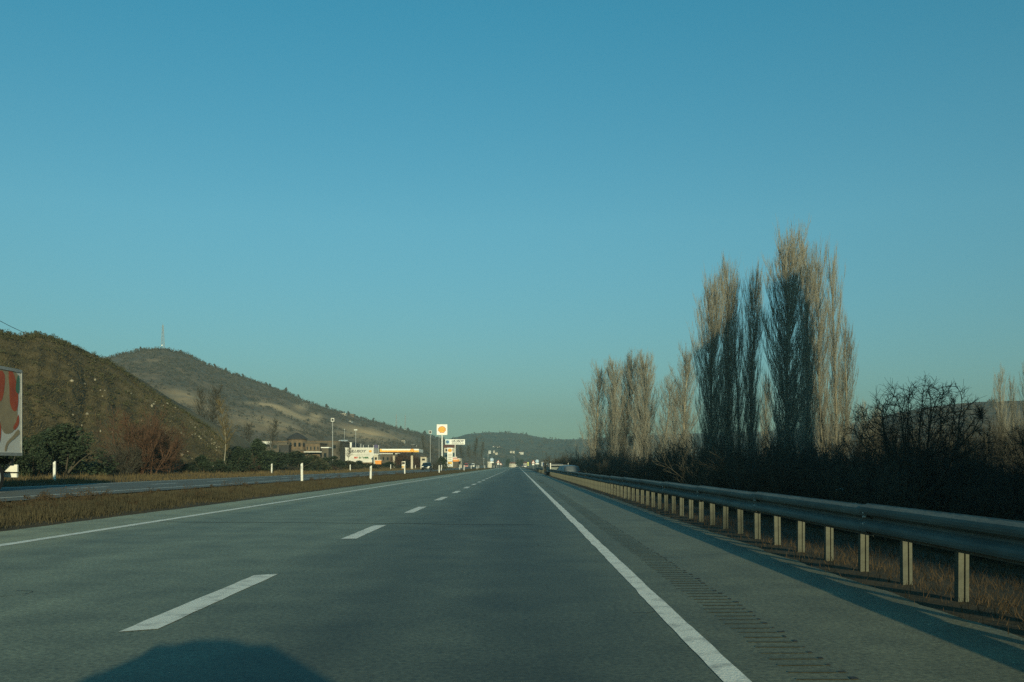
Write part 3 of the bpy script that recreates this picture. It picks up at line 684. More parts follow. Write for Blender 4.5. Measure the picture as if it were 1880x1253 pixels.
# the spreading dark fruit tree on the right
def spread_tree(seed, H, W_):
    """a short trunk and limbs grown towards points filling a broad dome"""
    R = np.random.RandomState(seed); r = random.Random(seed)
    n = 2600; u = R.normal(size=(n, 3)); u /= np.linalg.norm(u, axis=1)[:, None]; rad = R.rand(n)**.42
    A = u*rad[:, None]*np.array([W_/2, W_/2, H*.42]); A[:, 2] += H*.57
    A *= 1+.16*fbm(np.arctan2(u[:, 1], u[:, 0])*2.2, u[:, 2]*2.5, seed)[:, None]*np.array([1, 1, 1]); A = A[A[:, 2] > H*.2]
    P_ = [np.array([0, 0, z]) for z in np.arange(-.3, H*.20, .12)]; par = [max(0, i-1) for i in range(len(P_))]
    for b_ in range(5):                                                   # limbs that leave the trunk low
        a = b_*1.26+.4; base = len(P_)-1 if b_ else len(P_)-1; k0 = len([0 for z in np.arange(-.3, H*.20, .12)])-1; prev = k0
        for k in range(6):
            P_.append(P_[prev]+np.array([math.cos(a)*.09, math.sin(a)*.09, .10])); par.append(prev); prev = len(P_)-1
    near = np.full(len(A), 1e9); idx = np.zeros(len(A), int); done = 0
    for it in range(150):
        for q in range(done, len(P_)):
            d = np.linalg.norm(A-P_[q], axis=1); k = d < near; near[k] = d[k]; idx[k] = q
        done = len(P_)
        live = near > .16
        A, near, idx = A[live], near[live], idx[live]
        if len(A) == 0: break
        acc = {}
        for q in np.unique(idx):
            v = (A[idx == q]-P_[q]); v /= np.linalg.norm(v, axis=1)[:, None]; m_ = v.mean(0)+R.normal(size=3)*.05+(P_[q]-P_[par[q]])/(.11)*.45
            acc[q] = m_/np.linalg.norm(m_)
        for q, v in acc.items(): P_.append(P_[q]+v*.11); par.append(q)
    N = len(P_); cnt_ = np.zeros(N); kids = np.zeros(N, int)
    for q in range(N-1, 0, -1): cnt_[q] += 1; cnt_[par[q]] += cnt_[q]; kids[par[q]] += 1
    rr = lambda q: .0036+.0020*max(cnt_[q], 1)**.5
    T = [(P_[par[q]], P_[q], rr(par[q]), rr(q)) for q in range(1, N) if cnt_[q] > N*.12]; B = [(P_[par[q]], P_[q], min(rr(par[q]), rr(q)*1.25), rr(q)) for q in range(1, N) if cnt_[q] <= N*.12]
    for q in range(1, N):
        if cnt_[q] < 14:
            d0 = Vector(P_[q]-P_[par[q]]).normalized()
            for k in range(3 if kids[q] else 4): poly(B, r, Vector(P_[q]), (d0+rvec(r, .55)).normalized(), r.uniform(.12, .34), 2, .0045, .003, .15, .08)
    return seg_mesh('trunk', T, 7), seg_mesh('crown', B, 3)
ft = spread_tree(9, 4.7, 4.0); X = PX(1682, 30); z0 = G(X, 30); fe = extent(*ft)
t = thing('fruit_tree', 'spreading bare dark tree with a broad round crown right of the tall poplars', 'tree', (X, 30, z0), .4, None, ((232/FPX*30)/fe[1],)*2+((PZ(700, 30)-z0)/fe[0],))
for nm, me in zip(('trunk', 'crown'), ft): me.materials.append(M['twig_dark']); link(nm, me, t)
r = random.Random(61)
for i in range(30):
    px = 1575+i*11+r.uniform(-6, 6); Y = r.uniform(72, 125)
    bush('shrub', 'tall grey brown scrub tree in the hazy wood behind the spreading dark tree', px, Y, 783+r.uniform(-16, 18)-(px-1575)*.05, r.uniform(34, 54), (B_GREY+B_RED[:1])[i % 5], 'shrub', 'grey brown wood behind the spreading tree', r.random()*6)
t = dup(t, (PX(1930, 34), 34, G(PX(1930, 34), 34)), 2.1, tuple(v*.8 for v in t.scale), 'bare dark tree with drooping side branches at the right edge of the picture')

# unseen evergreens added to the right and behind the camera: their long shadows darken the thicket
def evergreen_meshes(seed, H, W_):
    r = random.Random(seed); T = []; poly(T, r, Vector((0, 0, -.3)), Vector((0, 0, 1)), H*.9, 6, .28, .05, .02)
    return seg_mesh('trunk', T, 8), leafy_mesh(seed, H, W_, 9000, .48, 44, .06, .4)
EV = evergreen_meshes(5, 16.0, 6.5); EV[0].materials.append(M['bark']); EV[1].materials.append(M['leaf_dark'])
r = random.Random(31); belt = []
for k in range(36):
    y = -98+k*4.2; x0 = max(24, .547*y+7.5)+r.uniform(0, 1.2)
    belt += [(x0, y, x0-2.4+r.uniform(-.8, .5)), (x0+6+r.uniform(0, 2), y+2.5, x0+1.5+r.uniform(-2, 1))]
    if y < 30: belt.append((x0+12+r.uniform(0, 2), y+1, x0+7+r.uniform(-2, 1)))
for (x, y, h) in ((33.6, 46, 29), (35.6, 49, 28), (37.5, 51, 30), (39.0, 54, 28), (41, 57, 29), (36.5, 45, 27)):
    t = thing('poplar_tree', 'bare poplar off to the right whose shadow falls on the tall clusters', 'tree', (x, y, G(x, y)), x, 'bare poplars off to the right', (2.0*h/24, 2.0*h/24, h/24))
    for nm, me in zip(('trunk', 'crown'), POP[3]): link(nm, me, t)
for i, (x, y, h) in enumerate(belt):
    t = thing('shade_evergreen', 'dense dark evergreen in the belt that shades the thicket from the right', 'tree', (x, y, G(x, y)), r.random()*6, 'evergreen belt on the right', (h/16*.62, h/16*.62, h/16))
    for nm, me in zip(('trunk', 'crown'), EV): link(nm, me, t)

# foot of the near hill, along the opposite carriageway
bush('evergreen_bush', 'large dark green bush at the foot of the cut hill, right of the lorry', 118, 47, 780, 108, L_DARK[0], h0=2.9, w0=2.7, stem=True)
bush('evergreen_bush', 'dark green bush half hidden behind the rear of the lorry', 56, 49, 800, 62, L_DARK[1], h0=2.9, w0=2.7, stem=True, rz=2)
bush('evergreen_bush', 'low dark green shrub between the large dark bush and the red brown one', 172, 49, 852, 54, L_DARK[2], h0=2.9, w0=2.7, stem=True, rz=1)
bush('evergreen_bush', 'dark green bush cut by the left edge behind the lorry wheels', 0, 49, 815, 90, L_DARK[2], h0=2.9, w0=2.7, stem=True, rz=4)
bush('bare_bush', 'large bare red brown bush at the foot of the cut hill', 252, 58, 748, 118, B_RED[0], h0=4.0, w0=4.2)
bush('bare_bush', 'darker red brown bare bush right of the large red brown one', 300, 60, 778, 84, B_RED[1], h0=4.0, w0=4.2, rz=2)
bush('bare_bush', 'grey bare bush with pale forked stems in front of the red brown one', 226, 54, 800, 84, B_GREY[2], h0=3.2, w0=3.4, rz=1)
for i, (px, Y, top, w, me, lab) in enumerate([
    (342, 64, 852, 30, L_DARK[0], 'small round dark green shrub on the verge below the stony slope'),
    (372, 68, 836, 44, L_DARK[1], 'dark green bush among pale boulders at the end of the cut slope'),
    (402, 70, 846, 34, L_DARK[2], 'dark green shrub at the base of the slim pale-trunked tree'),
    (436, 74, 820, 56, L_DARK[0], 'dark green bush right of the slim pale-trunked tree'),
    (470, 80, 806, 60, L_DARK[1], 'tall dark bush left of the stone roundhouse'),
    (505, 84, 828, 56, L_DARK[2], 'dark bush below the long flat building'),
    (545, 88, 829, 66, L_DARK[0], 'dark green bush that hides the foot of the roundhouse'),
    (580, 96, 836, 56, L_OLIVE[1], 'olive shrub on the bank right of the roundhouse'),
    (608, 106, 838, 48, L_DARK[1], 'small dark shrub on the bank below the lamp mast'),
    (638, 112, 846, 40, L_OLIVE[0], 'olive shrub on the bank under the white wall'),
    (662, 118, 846, 30, L_DARK[2], 'dark pointed shrub in front of the white lettered wall'),
    (690, 126, 852, 34, L_OLIVE[2], 'olive shrub on the bank by the yellow skip'),
    (716, 138, 848, 26, L_DARK[0], 'dark shrub under the canopy end'),
    (768, 165, 842, 26, L_DARK[1], 'dark bush left of the black car'),
    ]):
    bush('evergreen_bush', lab, px, Y, top, w, me, h0=2.9, w0=2.7, rz=i, stem=True)
for i, (px, Y, top, w, me, lab) in enumerate([
    (452, 78, 838, 44, B_RED[0], 'rusty brown bare bush between two dark green ones'),
    (488, 86, 850, 40, B_GREY[0], 'grey bare shrub beside the white post on the far verge'),
    (526, 90, 856, 46, B_GREY[1], 'low brown bare shrub on the verge under the roundhouse'),
    (596, 104, 855, 44, B_RED[1], 'brown bare shrub left of the low olive ones'),
    (650, 118, 858, 40, B_GREY[2], 'low grey bare shrub below the white wall'),
    (728, 140, 832, 26, B_RED[0], 'brown bare shrub on the left of the thicket under the canopy'),
    (744, 142, 826, 30, B_RED[1], 'tallest brown bare shrub of the thicket under the canopy'),
    (762, 146, 832, 26, B_RED[0], 'brown bare shrub on the right of the thicket under the canopy'),
    (800, 190, 842, 26, B_GREY[3], 'grey bare shrub between the black car and the tall sign pole'),
    (812, 200, 838, 20, L_DARK[0], 'dark green bush at the foot of the tall sign pole'),
    ]):
    bush('bare_bush', lab, px, Y, top, w, me, h0=4.0 if me in B_RED else 3.2, w0=4.2 if me in B_RED else 3.4, rz=i*2)
# slim tree with a pale trunk, dark bare trees on the slope
def slim_tree(seed, H, spread, np_, mt, mc):
    r = random.Random(seed); T = []; B = []; tp = []
    poly(T, r, Vector((0, 0, -.2)), Vector((0, 0, 1)), H*.95, 9, H*.009, .010, .05, .03, tp)
    for i in range(np_):
        k = r.randrange(2, 9); q, d, rr = tp[k]; a = r.random()*6.283; t = r.uniform(.45, .95)
        e = Vector((math.cos(a)*math.sin(t), math.sin(a)*math.sin(t), math.cos(t))); L = spread*r.uniform(.6, 1.1)*(1.15-k/11); pts = []
        poly(B, r, q, e, L, 4, .03, .009, .1, .12, pts)
        for j in range(9):
            q2, d2, _ = pts[r.randrange(4)]; poly(B, r, q2, (d2+rvec(r, .5)).normalized(), L*r.uniform(.2, .5), 2, .011, .006, .1, .1)
    a, b = seg_mesh('trunk', T, 7), seg_mesh('crown', B, 3); a.materials.append(mt); b.materials.append(mc); return a, b
M['twig_yellow'] = mat('yellowish_twig', (.15, .115, .055), (.10, .08, .04), .5, .9, island=[(.08, .065, .035), (.17, .13, .06)])
s1 = slim_tree(2, 7.0, 1.9, 70, M['twig'], M['twig_yellow']); Y = 84; X = PX(409, Y)
t = thing('slim_tree', 'slim pale-trunked tree with yellowish twigs at the end of the cut hill', 'tree', (X, Y, G(X, Y)), 0, None, (PZ(735, Y)-G(X, Y))/7.0)
link('trunk', s1[0], t); link('crown', s1[1], t)
s2 = slim_tree(4, 7.0, 2.4, 90, M['twig_dark'], M['twig_grey'])
def stand(px, Y, zbase, top, lab, me, w=1.0, group=None):
    X = PX(px, Y); k = (PZ(top, Y)-zbase)/7.0
    t = thing('bare_tree', lab, 'tree', (X, Y, zbase), px*.1, group, (k*w, k*w, k)); link('trunk', me[0], t); link('crown', me[1], t); return t
stand(388, 130, 3.0, 712, 'dark bare tree rising behind the shoulder of the cut hill', s2, 1.1)
stand(366, 128, 4.5, 716, 'smaller dark bare tree close behind the crest of the cut hill', s2, .9)
stand(452, 150, 1.5, 778, 'grey bare tree left of the long flat building', s2, 1.1)
stand(498, 165, 1.5, 772, 'hazy bare tree behind the long flat building', s2, 1.0)
stand(622, 175, 1.9, 812, 'round bare dark tree in front of the white lettered wall', s2, 1.5)
stand(640, 182, 1.9, 822, 'low dark bare tree overlapping the left end of the lettered wall', s2, 1.5)
stand(848, 330, 2.0, 820, 'bare tree right of the lettered blue and white sign', s2, 1.0)
stand(872, 300, 1.5, 806, 'tall bare tree left of the road before the far signs', s2, .8)
stand(884, 330, 1.5, 812, 'tall bare tree nearest to the left blue road sign', s2, .8)
stand(861, 320, 1.5, 818, 'low bare tree between two taller ones left of the far road', s2, .9)
stand(780, 300, 1.9, 800, 'bare tree behind the black car', s2, .9)
stand(792, 310, 1.9, 812, 'low bare tree left of the tall sign pole', s2, .9)
ROUND = leafy_mesh(120, 4.0, 4.4, 2600, .16, 14, .25); ROUND.materials.append(M['leaf_dark'])
for px, top, w, lab in ((933, 841, 10, 'small round dark tree left of the end of the road'), (951, 843, 9, 'small round dark tree straight beyond the end of the road'), (958, 842, 10, 'small round dark tree right of the end of the road')):
    Y = 560; X = PX(px, Y); t = thing('round_tree', lab, 'tree', (X, Y, 0), px, None, (w/FPX*Y/4.6,)*2+((PZ(top, Y))/4.4,)); link('crown', ROUND, t); link('trunk', STEM, t)
# trees one can tell apart on the skyline of the mast hill
GT = 'scrubby trees along the skyline of the mast hill'; r = random.Random(77)
RT = leafy_mesh(131, 4.0, 3.4, 420, .34, 9, .2); RT.materials.append(M['scrub_far'])
for i in range(52):
    px = 215+i*12.2+r.uniform(-6, 6); p = at_mast(np.array([px]), np.array([.985]))[0]; k = (.35+.75*r.random()**2)*(.75 if px < 450 else 1)
    t = thing('ridge_tree', 'small scrubby tree on the skyline of the far hill with the mast', 'tree', tuple(p), r.random()*6, GT, k); link('crown', RT, t)

# ------------------------------------------------------------------ guardrail
def guardrail(name, label, x, y0, y1, spacing=1.085, post_first=None, sec=4.34):
    t = thing(name, label, 'guardrail', (x, y0, 0))
    # W-shaped beam sections, overlapping like scales
    prof = [(.0, .438), (-.012, .452), (-.075, .478), (-.083, .50), (-.083, .525), (-.072, .55), (-.005, .585), (.0, .597), (-.005, .61), (-.072, .645),
            (-.083, .67), (-.083, .695), (-.075, .717), (-.012, .742), (.0, .752)]
    r = random.Random(6); y = y0; i = 0
    while y < y1-.2:
        ye = min(y+sec+.16, y1); e0 = .000 if i % 2 else .0; d0 = -.007; d1 = 0.0
        jz = r.uniform(-.006, .006); jz2 = r.uniform(-.006, .006); V = []; n = len(prof)
        for yy, dx, dz in ((y, d1, jz-.008), (ye, d0, jz+.008)):
            for th in (0, .004):
                V += [(px+dx+th, yy-y0, pz+dz-(th*.5)) for px, pz in prof]
        F = []
        for k in range(n-1):
            F += [(k, k+1, 2*n+k+1, 2*n+k), (n+k, 3*n+k, 3*n+k+1, n+k+1)]
            F += [(k, n+k, n+k+1, k+1), (2*n+k, 2*n+k+1, 3*n+k+1, 3*n+k)]
        F += [(0, 2*n, 3*n, n), (n-1, 2*n-1, 4*n-1, 3*n-1)]
        b = MB(); b.add(V, F)
        o = b.build('beam', M['galv_shade'], t)
        bo = MB()
        for bz in (.52, .56, .63, .67):
            bo.cyl((-.088, ye-y0-.1, bz), (-.06, ye-y0-.1, bz), .011, n=8)
        bo.build('bolts', M['steel_pale'], o)
        if r.random() < .35:
            q = MB(); yy = r.uniform(.5, 3.2); V = []; nn = 9
            for k in range(nn):
                a = 6.283*k/nn; V.append((-.0855, y-y0+yy+math.cos(a)*r.uniform(.04, .10), .51+math.sin(a)*r.uniform(.015, .03)))
            q.add(V, [tuple(range(nn))]); q.build('rust_spot', M['rust'], o)
        y += sec; i += 1
    # C-shaped posts
    p = MB(); w = .044; d = .07; th = .006
    for a, b in (((-w, -.02), (-w+.02, -.02)), ((-w, -.02), (-w+th, d)), ((-w, d-th), (w, d)), ((w-th, -.02), (w, d)), ((w-.02, -.02), (w, -.02+th))): pass
    poly_c = [(-w, -d/2), (-w, d/2), (w, d/2), (w, -d/2), (w-th, -d/2), (w-th, d/2-th), (-w+th, d/2-th), (-w+th, -d/2)]
    poly_s = [(-w, -d/2), (-w*.35, -d/2), (-w*.25, -d/2+.02), (w*.25, -d/2+.02), (w*.35, -d/2), (w, -d/2), (w, d/2), (w-th, d/2), (w-th, -d/2+th),
              (w*.4, -d/2+th), (w*.3, -d/2+.02+th), (-w*.3, -d/2+.02+th), (-w*.4, -d/2+th), (-w+th, -d/2+th), (-w+th, d/2), (-w, d/2)]
    p.prism(poly_s, -.35, .70, 'z')
    if y0 < 0:                       # the posts behind the camera, one part
        pb = MB()
        for k in range(9):
            b0 = len(pb.v); pb.prism(poly_s, -.35, .70, 'z'); pb.v[b0:] = [(a_+.062, b_+(4.38-1.085*(k+1))-y0, c_) for a_, b_, c_ in pb.v[b0:]]
        pb.build('rear_posts', M['galv_post'], t)['kind'] = 'stuff'
    first = None; yy = post_first if post_first else y0+.4; k = 0
    while yy < y1 and k < 98:
        if first is None: o = p.build('post', M['galv_post'], t); first = o
        else: o = first.copy(); C.objects.link(o)
        o.parent = t; o.location = (.062, yy-y0, r.uniform(-.012, .012)); o.rotation_euler = (r.gauss(0, .008), r.gauss(0, .008), r.gauss(0, .03)); yy += spacing; k += 1
    return t
guardrail('guardrail', 'long grey steel crash barrier on closely set posts along the right shoulder', 3.60, -8.0, 109.5, 1.085, 4.38)
gr2 = guardrail('guardrail', 'far short stretch of dark steel crash barrier beyond the side road', 3.60, 128, 175, 2.2, 128.5)
mk = thing('barrier_marker', 'small red and white striped marker board at the far end of the long crash barrier', 'marker', (3.62, 110.2, 0))
b = MB(); b.b2((-.03, -.03, -.2), (.03, .03, .6)); b.build('post', M['steel'], mk)
b = MB(); b.b2((-.17, -.06, .25), (.17, -.035, 1.3)); bd = b.build('board', M['white'], mk)
b = MB()
for k in range(3): b.add([(-.16, -.066, .32+k*.33), (.16, -.066, .50+k*.33), (.16, -.066, .66+k*.33), (-.16, -.066, .48+k*.33)], [(0, 1, 2, 3)])
b.build('stripes', M['red'], bd)

# ------------------------------------------------------------------ white roadside marker posts
def marker_mesh():
    b = MB(); b.prism([(-.065, -.03), (-.045, -.05), (.045, -.05), (.065, -.03), (.065, .03), (.045, .05), (-.045, .05), (-.065, .03)], -.3, 1.0, 'z')
    q = len(b.v)
    for k in range(8, 16): x, y, z = b.v[k]; b.v[k] = (x, y, z + (.05 if x > 0 else -.02))
    return b
def mark_row(x, ys, what, hk=1.0, stained=()):
    first = None
    for i, y in enumerate(ys):
        z = G(x, y); lab = f'{ORD[i]} white marker post {what}' + (' with a grimy lower half' if i in stained else '')
        if first is None:
            t = thing('marker_post', lab, 'marker post', (x, y, z), 0, 'white marker posts '+what)
            marker_mesh().build('post', M['white'], t)
            b = MB(); b.b2((-.04, -.056, .70), (.04, -.052, .88)); b.build('reflector', M['steel_pale'], t); first = t
        else: t = dup(first, (x, y, z), 0, None, lab)
        rr = random.Random(int(y)); t.rotation_euler = (rr.gauss(0, .02), rr.gauss(0, .03), rr.gauss(0, .2)); t.scale = (1.0, 1.0, hk*rr.uniform(.96, 1.05))
mark_row(-10.15, [64+56*k for k in range(8)], 'on our side of the grassy median', 1.02, (0,))
mark_row(-12.75, [54.8+50*k for k in range(6)], 'on the opposite carriageway side of the grassy median', 1.0)
mark_row(-24.1, [48.2+42.6*k for k in range(10)], 'on the far verge of the opposite carriageway', .9)

# ------------------------------------------------------------------ vehicles
def lerp(a, b, t): return a+(b-a)*t
def vehicle(name, label, cat, loc, rz, paint, L=4.3, Wd=1.76, prof=None, glass=True, wheel=.31, plate=True, lights=True, group=None, scale=1.0, roofk=.76, camber=.05):
    """prof: (y, z) of the side outline, front at +y; belt at z=.92; the body narrows above the belt"""
    t = thing(name, label, cat, loc, rz, group, scale)
    def hw(z): return Wd/2*(1.0 if z < .55 else lerp(1.0, .975, min(1, (z-.55)/.37))) if z <= .92 else Wd/2*lerp(.975, roofk, min(1, ((z-.92)/.62)**(1 if roofk > .7 else 1.6)))
    def hwf(y, z): e = max(0, abs(y)-L/2+.5)/.5; return hw(z)*(1-.14*e*e)
    # subdivide outline
    pts = []
    n = len(prof)
    for i in range(n):
        a = prof[i]; b = prof[(i+1) % n]; m_ = 4 if i < n-1 else 8
        for k in range(m_): pts.append((lerp(a[0], b[0], k/m_), lerp(a[1], b[1], k/m_)))
    N = len(pts); ST = (-1, -.9, -.6, -.2, .2, .6, .9, 1); import bmesh
    bm = bmesh.new(); rows = []
    for q in ST:
        e = 1-q*q; rows.append([bm.verts.new((hwf(y, z)*q, y+(.10*e if y > 0 else -.10*e)*min(1, abs(y)/(L*.4)), z+(camber*e-camber*.5)*max(0, min(1, (z-.6)/.8)))) for y, z in pts])
    for a, b in zip(rows, rows[1:]):
        for i in range(N): bm.faces.new((a[i], a[(i+1) % N], b[(i+1) % N], b[i]))
    f1 = bm.faces.new(rows[0]); f2 = bm.faces.new(list(reversed(rows[-1])))
    bmesh.ops.triangulate(bm, faces=[f1, f2]); bmesh.ops.recalc_face_normals(bm, faces=bm.faces)
    for f in bm.faces: f.smooth = True
    me = bpy.data.meshes.new('body'); bm.to_mesh(me); bm.free(); me.materials.append(paint)
    body = link('body', me, t)
    # glass: front, rear, sides (proud of the body)
    zb = .95; top = max(z for _, z in prof); ups = [p for p in prof if p[1] > .9]
    front = max(ups, key=lambda p: p[0]); rear = min(ups, key=lambda p: p[0])
    roof = [p for p in prof if p[1] > top-.09]; rf = max(roof, key=lambda p: p[0]); rr_ = min(roof, key=lambda p: p[0])
    def pane(nm, p, q):
        d = Vector((0, q[0]-p[0], q[1]-p[1])); nrm = Vector((0, d.z, -d.y)).normalized()*.006
        if nm == 'rear_window': nrm = -nrm
        A = [Vector((0, lerp(p[0], q[0], s), lerp(p[1], q[1], s))) for s in (.10, .90)]; nrm = nrm*18 if camber > .1 else nrm*9
        vs = []
        for a in A:
            w = hw(a.z)-.10
            vs += [(-w, a.y+nrm.y, a.z+nrm.z), (w, a.y+nrm.y, a.z+nrm.z)]
        b = MB(); b.add(vs, [(0, 1, 3, 2)]); b.build(nm, M['glass'], t)
    pane('windscreen', front, rf); pane('rear_window', rear, rr_)
    for s in (-1, 1):
        b = MB(); y0, y1 = lerp(rear[0], rr_[0], .55)+.12, lerp(front[0], rf[0], .55)-.1
        yt0, yt1 = rr_[0]+.16, rf[0]-.12; zt = top-.10; mid = (y0+y1)/2-.05
        for (a, c, a2, c2) in ((y0, mid-.04, yt0, mid-.04), (mid+.04, y1, mid+.04, yt1)):
            q = [(s*(hw(z)+.006), y, z) for y, z in ((a, zb+.02), (c, zb+.02), (c2, zt), (a2, zt))]
            b.add(q, [(0, 1, 2, 3)])
        b.build('side_window', M['glass'], t)
    for sy in (L/2-.82, -L/2+.80):
        for s in (-1, 1):
            b = MB(); x = s*(Wd/2-.10); b.cyl((x-.1, sy, wheel), (x+.1, sy, wheel), wheel, n=18); w = b.build('wheel', M['rubber'], t)
            b = MB(); b.cyl((x+s*.1, sy, wheel), (x+s*.106, sy, wheel), wheel*.62, n=14); b.build('rim', M['steel'], w)
    if lights:
        for s in (-1, 1):
            b = MB(); b.box((s*(Wd/2-.30), L/2-.02, .66), (.36, .10, .15)); b.build('headlight', M['white_bright'], t)
            b = MB(); b.box((s*(Wd/2-.24), -L/2+.03, .80), (.20, .10, .26)); b.build('tail_light', M['red'], t)
    if plate:
        b = MB(); b.box((0, L/2+.012, .42), (.52, .02, .12)); b.build('number_plate', M['white_bright'], t)
        b = MB(); b.box((0, -L/2-.012, .62), (.52, .02, .12)); b.build('number_plate', M['white_bright'], t)
    return t
SEDAN = [(-2.15, .28), (-2.2, .60), (-2.12, .93), (-1.60, .98), (-1.0, 1.40), (-.3, 1.46), (.35, 1.40), (1.05, .97), (1.95, .80), (2.16, .60), (2.18, .26), (1.7, .20), (-1.7, .20)]
HATCH = [(-1.98, .30), (-2.05, .60), (-2.0, .95), (-1.70, 1.42), (-1.3, 1.50), (-.3, 1.54), (.30, 1.47), (1.02, 1.0), (1.85, .84), (2.04, .62), (2.05, .28), (1.6, .2), (-1.6, .2)]
VAN = [(-2.4, .32), (-2.45, .7), (-2.44, 1.0), (-2.36, 1.85), (-2.1, 1.95), (.6, 1.95), (1.0, 1.85), (1.65, 1.12), (2.25, .98), (2.42, .7), (2.43, .3), (1.9, .22), (-1.9, .22)]
P_black = mat('black_car_paint', (.012, .013, .015), (.010, .011, .012), 2, 0.25, spec=0.5)
P_silver = mat('silver_car_paint', (.11, .125, .135), (.09, .105, .115), 2, 0.35, metal=.1, spec=0.5)
P_white = mat('white_car_paint', (.72, .70, .65), (.66, .64, .60), 2, 0.35, spec=0.5)
P_red = mat('red_car_paint', (.35, .05, .04), (.30, .045, .035), 2, 0.35, spec=0.5)
P_grey = mat('dark_grey_car_paint', (.06, .065, .07), (.05, .055, .06), 2, 0.3, spec=0.5)
# the car the picture is taken from, its roof throws the rounded shadow on the lane
OWN = [(-3.7, .30), (-3.78, .62), (-3.7, .98), (-3.45, 1.45), (-3.0, 1.60), (-2.0, 1.665), (-1.25, 1.635), (-.95, 1.55), (-.25, .92), (.45, .82), (.68, .62), (.68, .28), (.3, .2), (-3.3, .2)]
own_prof = [(y+1.55, z) for y, z in OWN]
vehicle('passenger_car', 'dark car driving in the right lane, only its rounded roof shadow shows at the bottom', 'car', (-.30, -1.55, 0), 0, P_grey, 4.46, 1.80, own_prof, roofk=.52, camber=.20)
vehicle('passenger_car', 'black car with bright headlamps coming along the opposite carriageway', 'car', (PX(783.5, 183), 183, .25), math.pi, P_black, 4.35, 1.78, SEDAN)
vehicle('passenger_car', 'silver hatchback parked behind the far end of the long crash barrier', 'car', (PX(1040, 99), 99, -.36), .32, P_silver, 4.1, 1.74, HATCH)
vehicle('passenger_car', 'dark car on the opposite carriageway beside the red and cream van', 'car', (PX(864, 420), 420, .25), math.pi, P_grey, 4.3, 1.76, SEDAN)
vehicle('delivery_van', 'white van farthest along the opposite carriageway, right of the dark car', 'van', (PX(868.5, 470), 470, .25), math.pi, P_white, 4.9, 1.9, VAN)
vehicle('delivery_van', 'small red and cream van on the opposite carriageway left of the dark car', 'van', (PX(856, 440), 440, .25), math.pi, P_red, 4.9, 2.0, VAN)
vehicle('delivery_van', 'white van in the far distance where the road ends', 'van', (PX(946, 620), 620, .02), 0.3, P_white, 4.9, 2.0, VAN)
vehicle('passenger_car', 'small dark car ahead in the far distance on our road', 'car', (PX(958.5, 520), 520, .02), 0, P_grey, 4.3, 1.8, SEDAN)
vehicle('passenger_car', 'small white car on the road in the far distance', 'car', (PX(962, 560), 560, .02), .4, P_white, 4.3, 1.8, SEDAN)
# flatbed truck with stake sides behind the silver hatchback
ft = thing('flatbed_truck', 'grey flatbed truck with pale corner stakes behind the silver hatchback', 'truck', (PX(1023, 106), 106, -.32), .05)
b = MB(); b.b2((-1.0, -2.6, .75), (1.0, 2.2, .92)); b.build('bed', M['steel'], ft)
b = MB()
for x in (-1.0, 1.0): b.b2((x-.03, -2.6, .92), (x+.03, 2.2, 1.32))
b.b2((-.97, -2.6, .92), (.97, -2.55, 1.28)); b.build('side_boards', mat('grey_green_board', (.20, .22, .19), (.15, .165, .145), 3, .7), ft)
for x in (-1.0, 1.0):
    b = MB(); b.b2((x-.05, -2.66, .6), (x+.05, -2.605, 1.75)); b.build('stake', M['steel_pale'], ft)
b = MB(); b.b2((-.94, -2.63, 1.48), (.94, -2.605, 1.54)); b.build('top_rail', M['steel'], ft)
b = MB(); b.b2((-.9, 2.3, .55), (.9, 3.9, 1.66)); c_ = b.build('cab', P_grey, ft, bevel=.12)
b = MB(); b.b2((-.75, 2.285, 1.25), (.75, 2.295, 1.6)); b.build('rear_window', M['glass'], c_)
b = MB(); b.b2((-.4, -2.5, .5), (.4, 3.6, .74)); b.build('chassis', M['black'], ft)
for y in (-1.5, 3.1):
    for x in (-.85, .85): b = MB(); b.cyl((x-.13, y, .42), (x+.13, y, .42), .42, n=16); b.build('wheel', M['rubber'], ft)

# articulated lorry on the opposite carriageway, cut by the left edge
tr = thing('articulated_lorry', 'lorry with red chilli peppers printed on its white trailer, cut by the left edge', 'lorry', (-18.95, 33.0, .25), .0)
TW = 1.25; zb, zt = 1.25, 4.30; L0, L1 = 0.0, -13.4
b = MB(); b.b2((-TW, L1, zb), (TW, L0, zt)); box = b.build('trailer_box', mat('white_trailer_panel', (.62, .62, .60), (.54, .54, .525), .8, .4), tr, bevel=.03)
b = MB()
for z in (zb-.01, zt-.10): b.b2((TW+.004, L1, z), (TW+.03, L0+.01, z+.11))
b.b2((TW-.08, L0+.004, zb), (TW+.032, L0+.05, zt)); b.b2((-TW, L0+.004, zb), (-TW+.08, L0+.05, zt)); b.build('edge_trim', M['steel'], box)
def blob(name, m, pts, yoff, zoff, k, d, parent):
    """closed smooth outline in the side plane of the trailer"""
    n = len(pts); V = []
    for i in range(n):
        p0, p1, p2, p3 = (pts[(i+j-1) % n] for j in range(4))
        for s in range(6):
            u = s/6
            q = [0.5*(2*p1[c]+(p2[c]-p0[c])*u+(2*p0[c]-5*p1[c]+4*p2[c]-p3[c])*u*u+(3*p1[c]-p0[c]-3*p2[c]+p3[c])*u**3) for c in (0, 1)]
            V.append((TW+d, yoff+q[0]*k, zoff+q[1]*k))
    b = MB(); b.add(V, [tuple(range(len(V)))]); return b.build(name, m, parent)
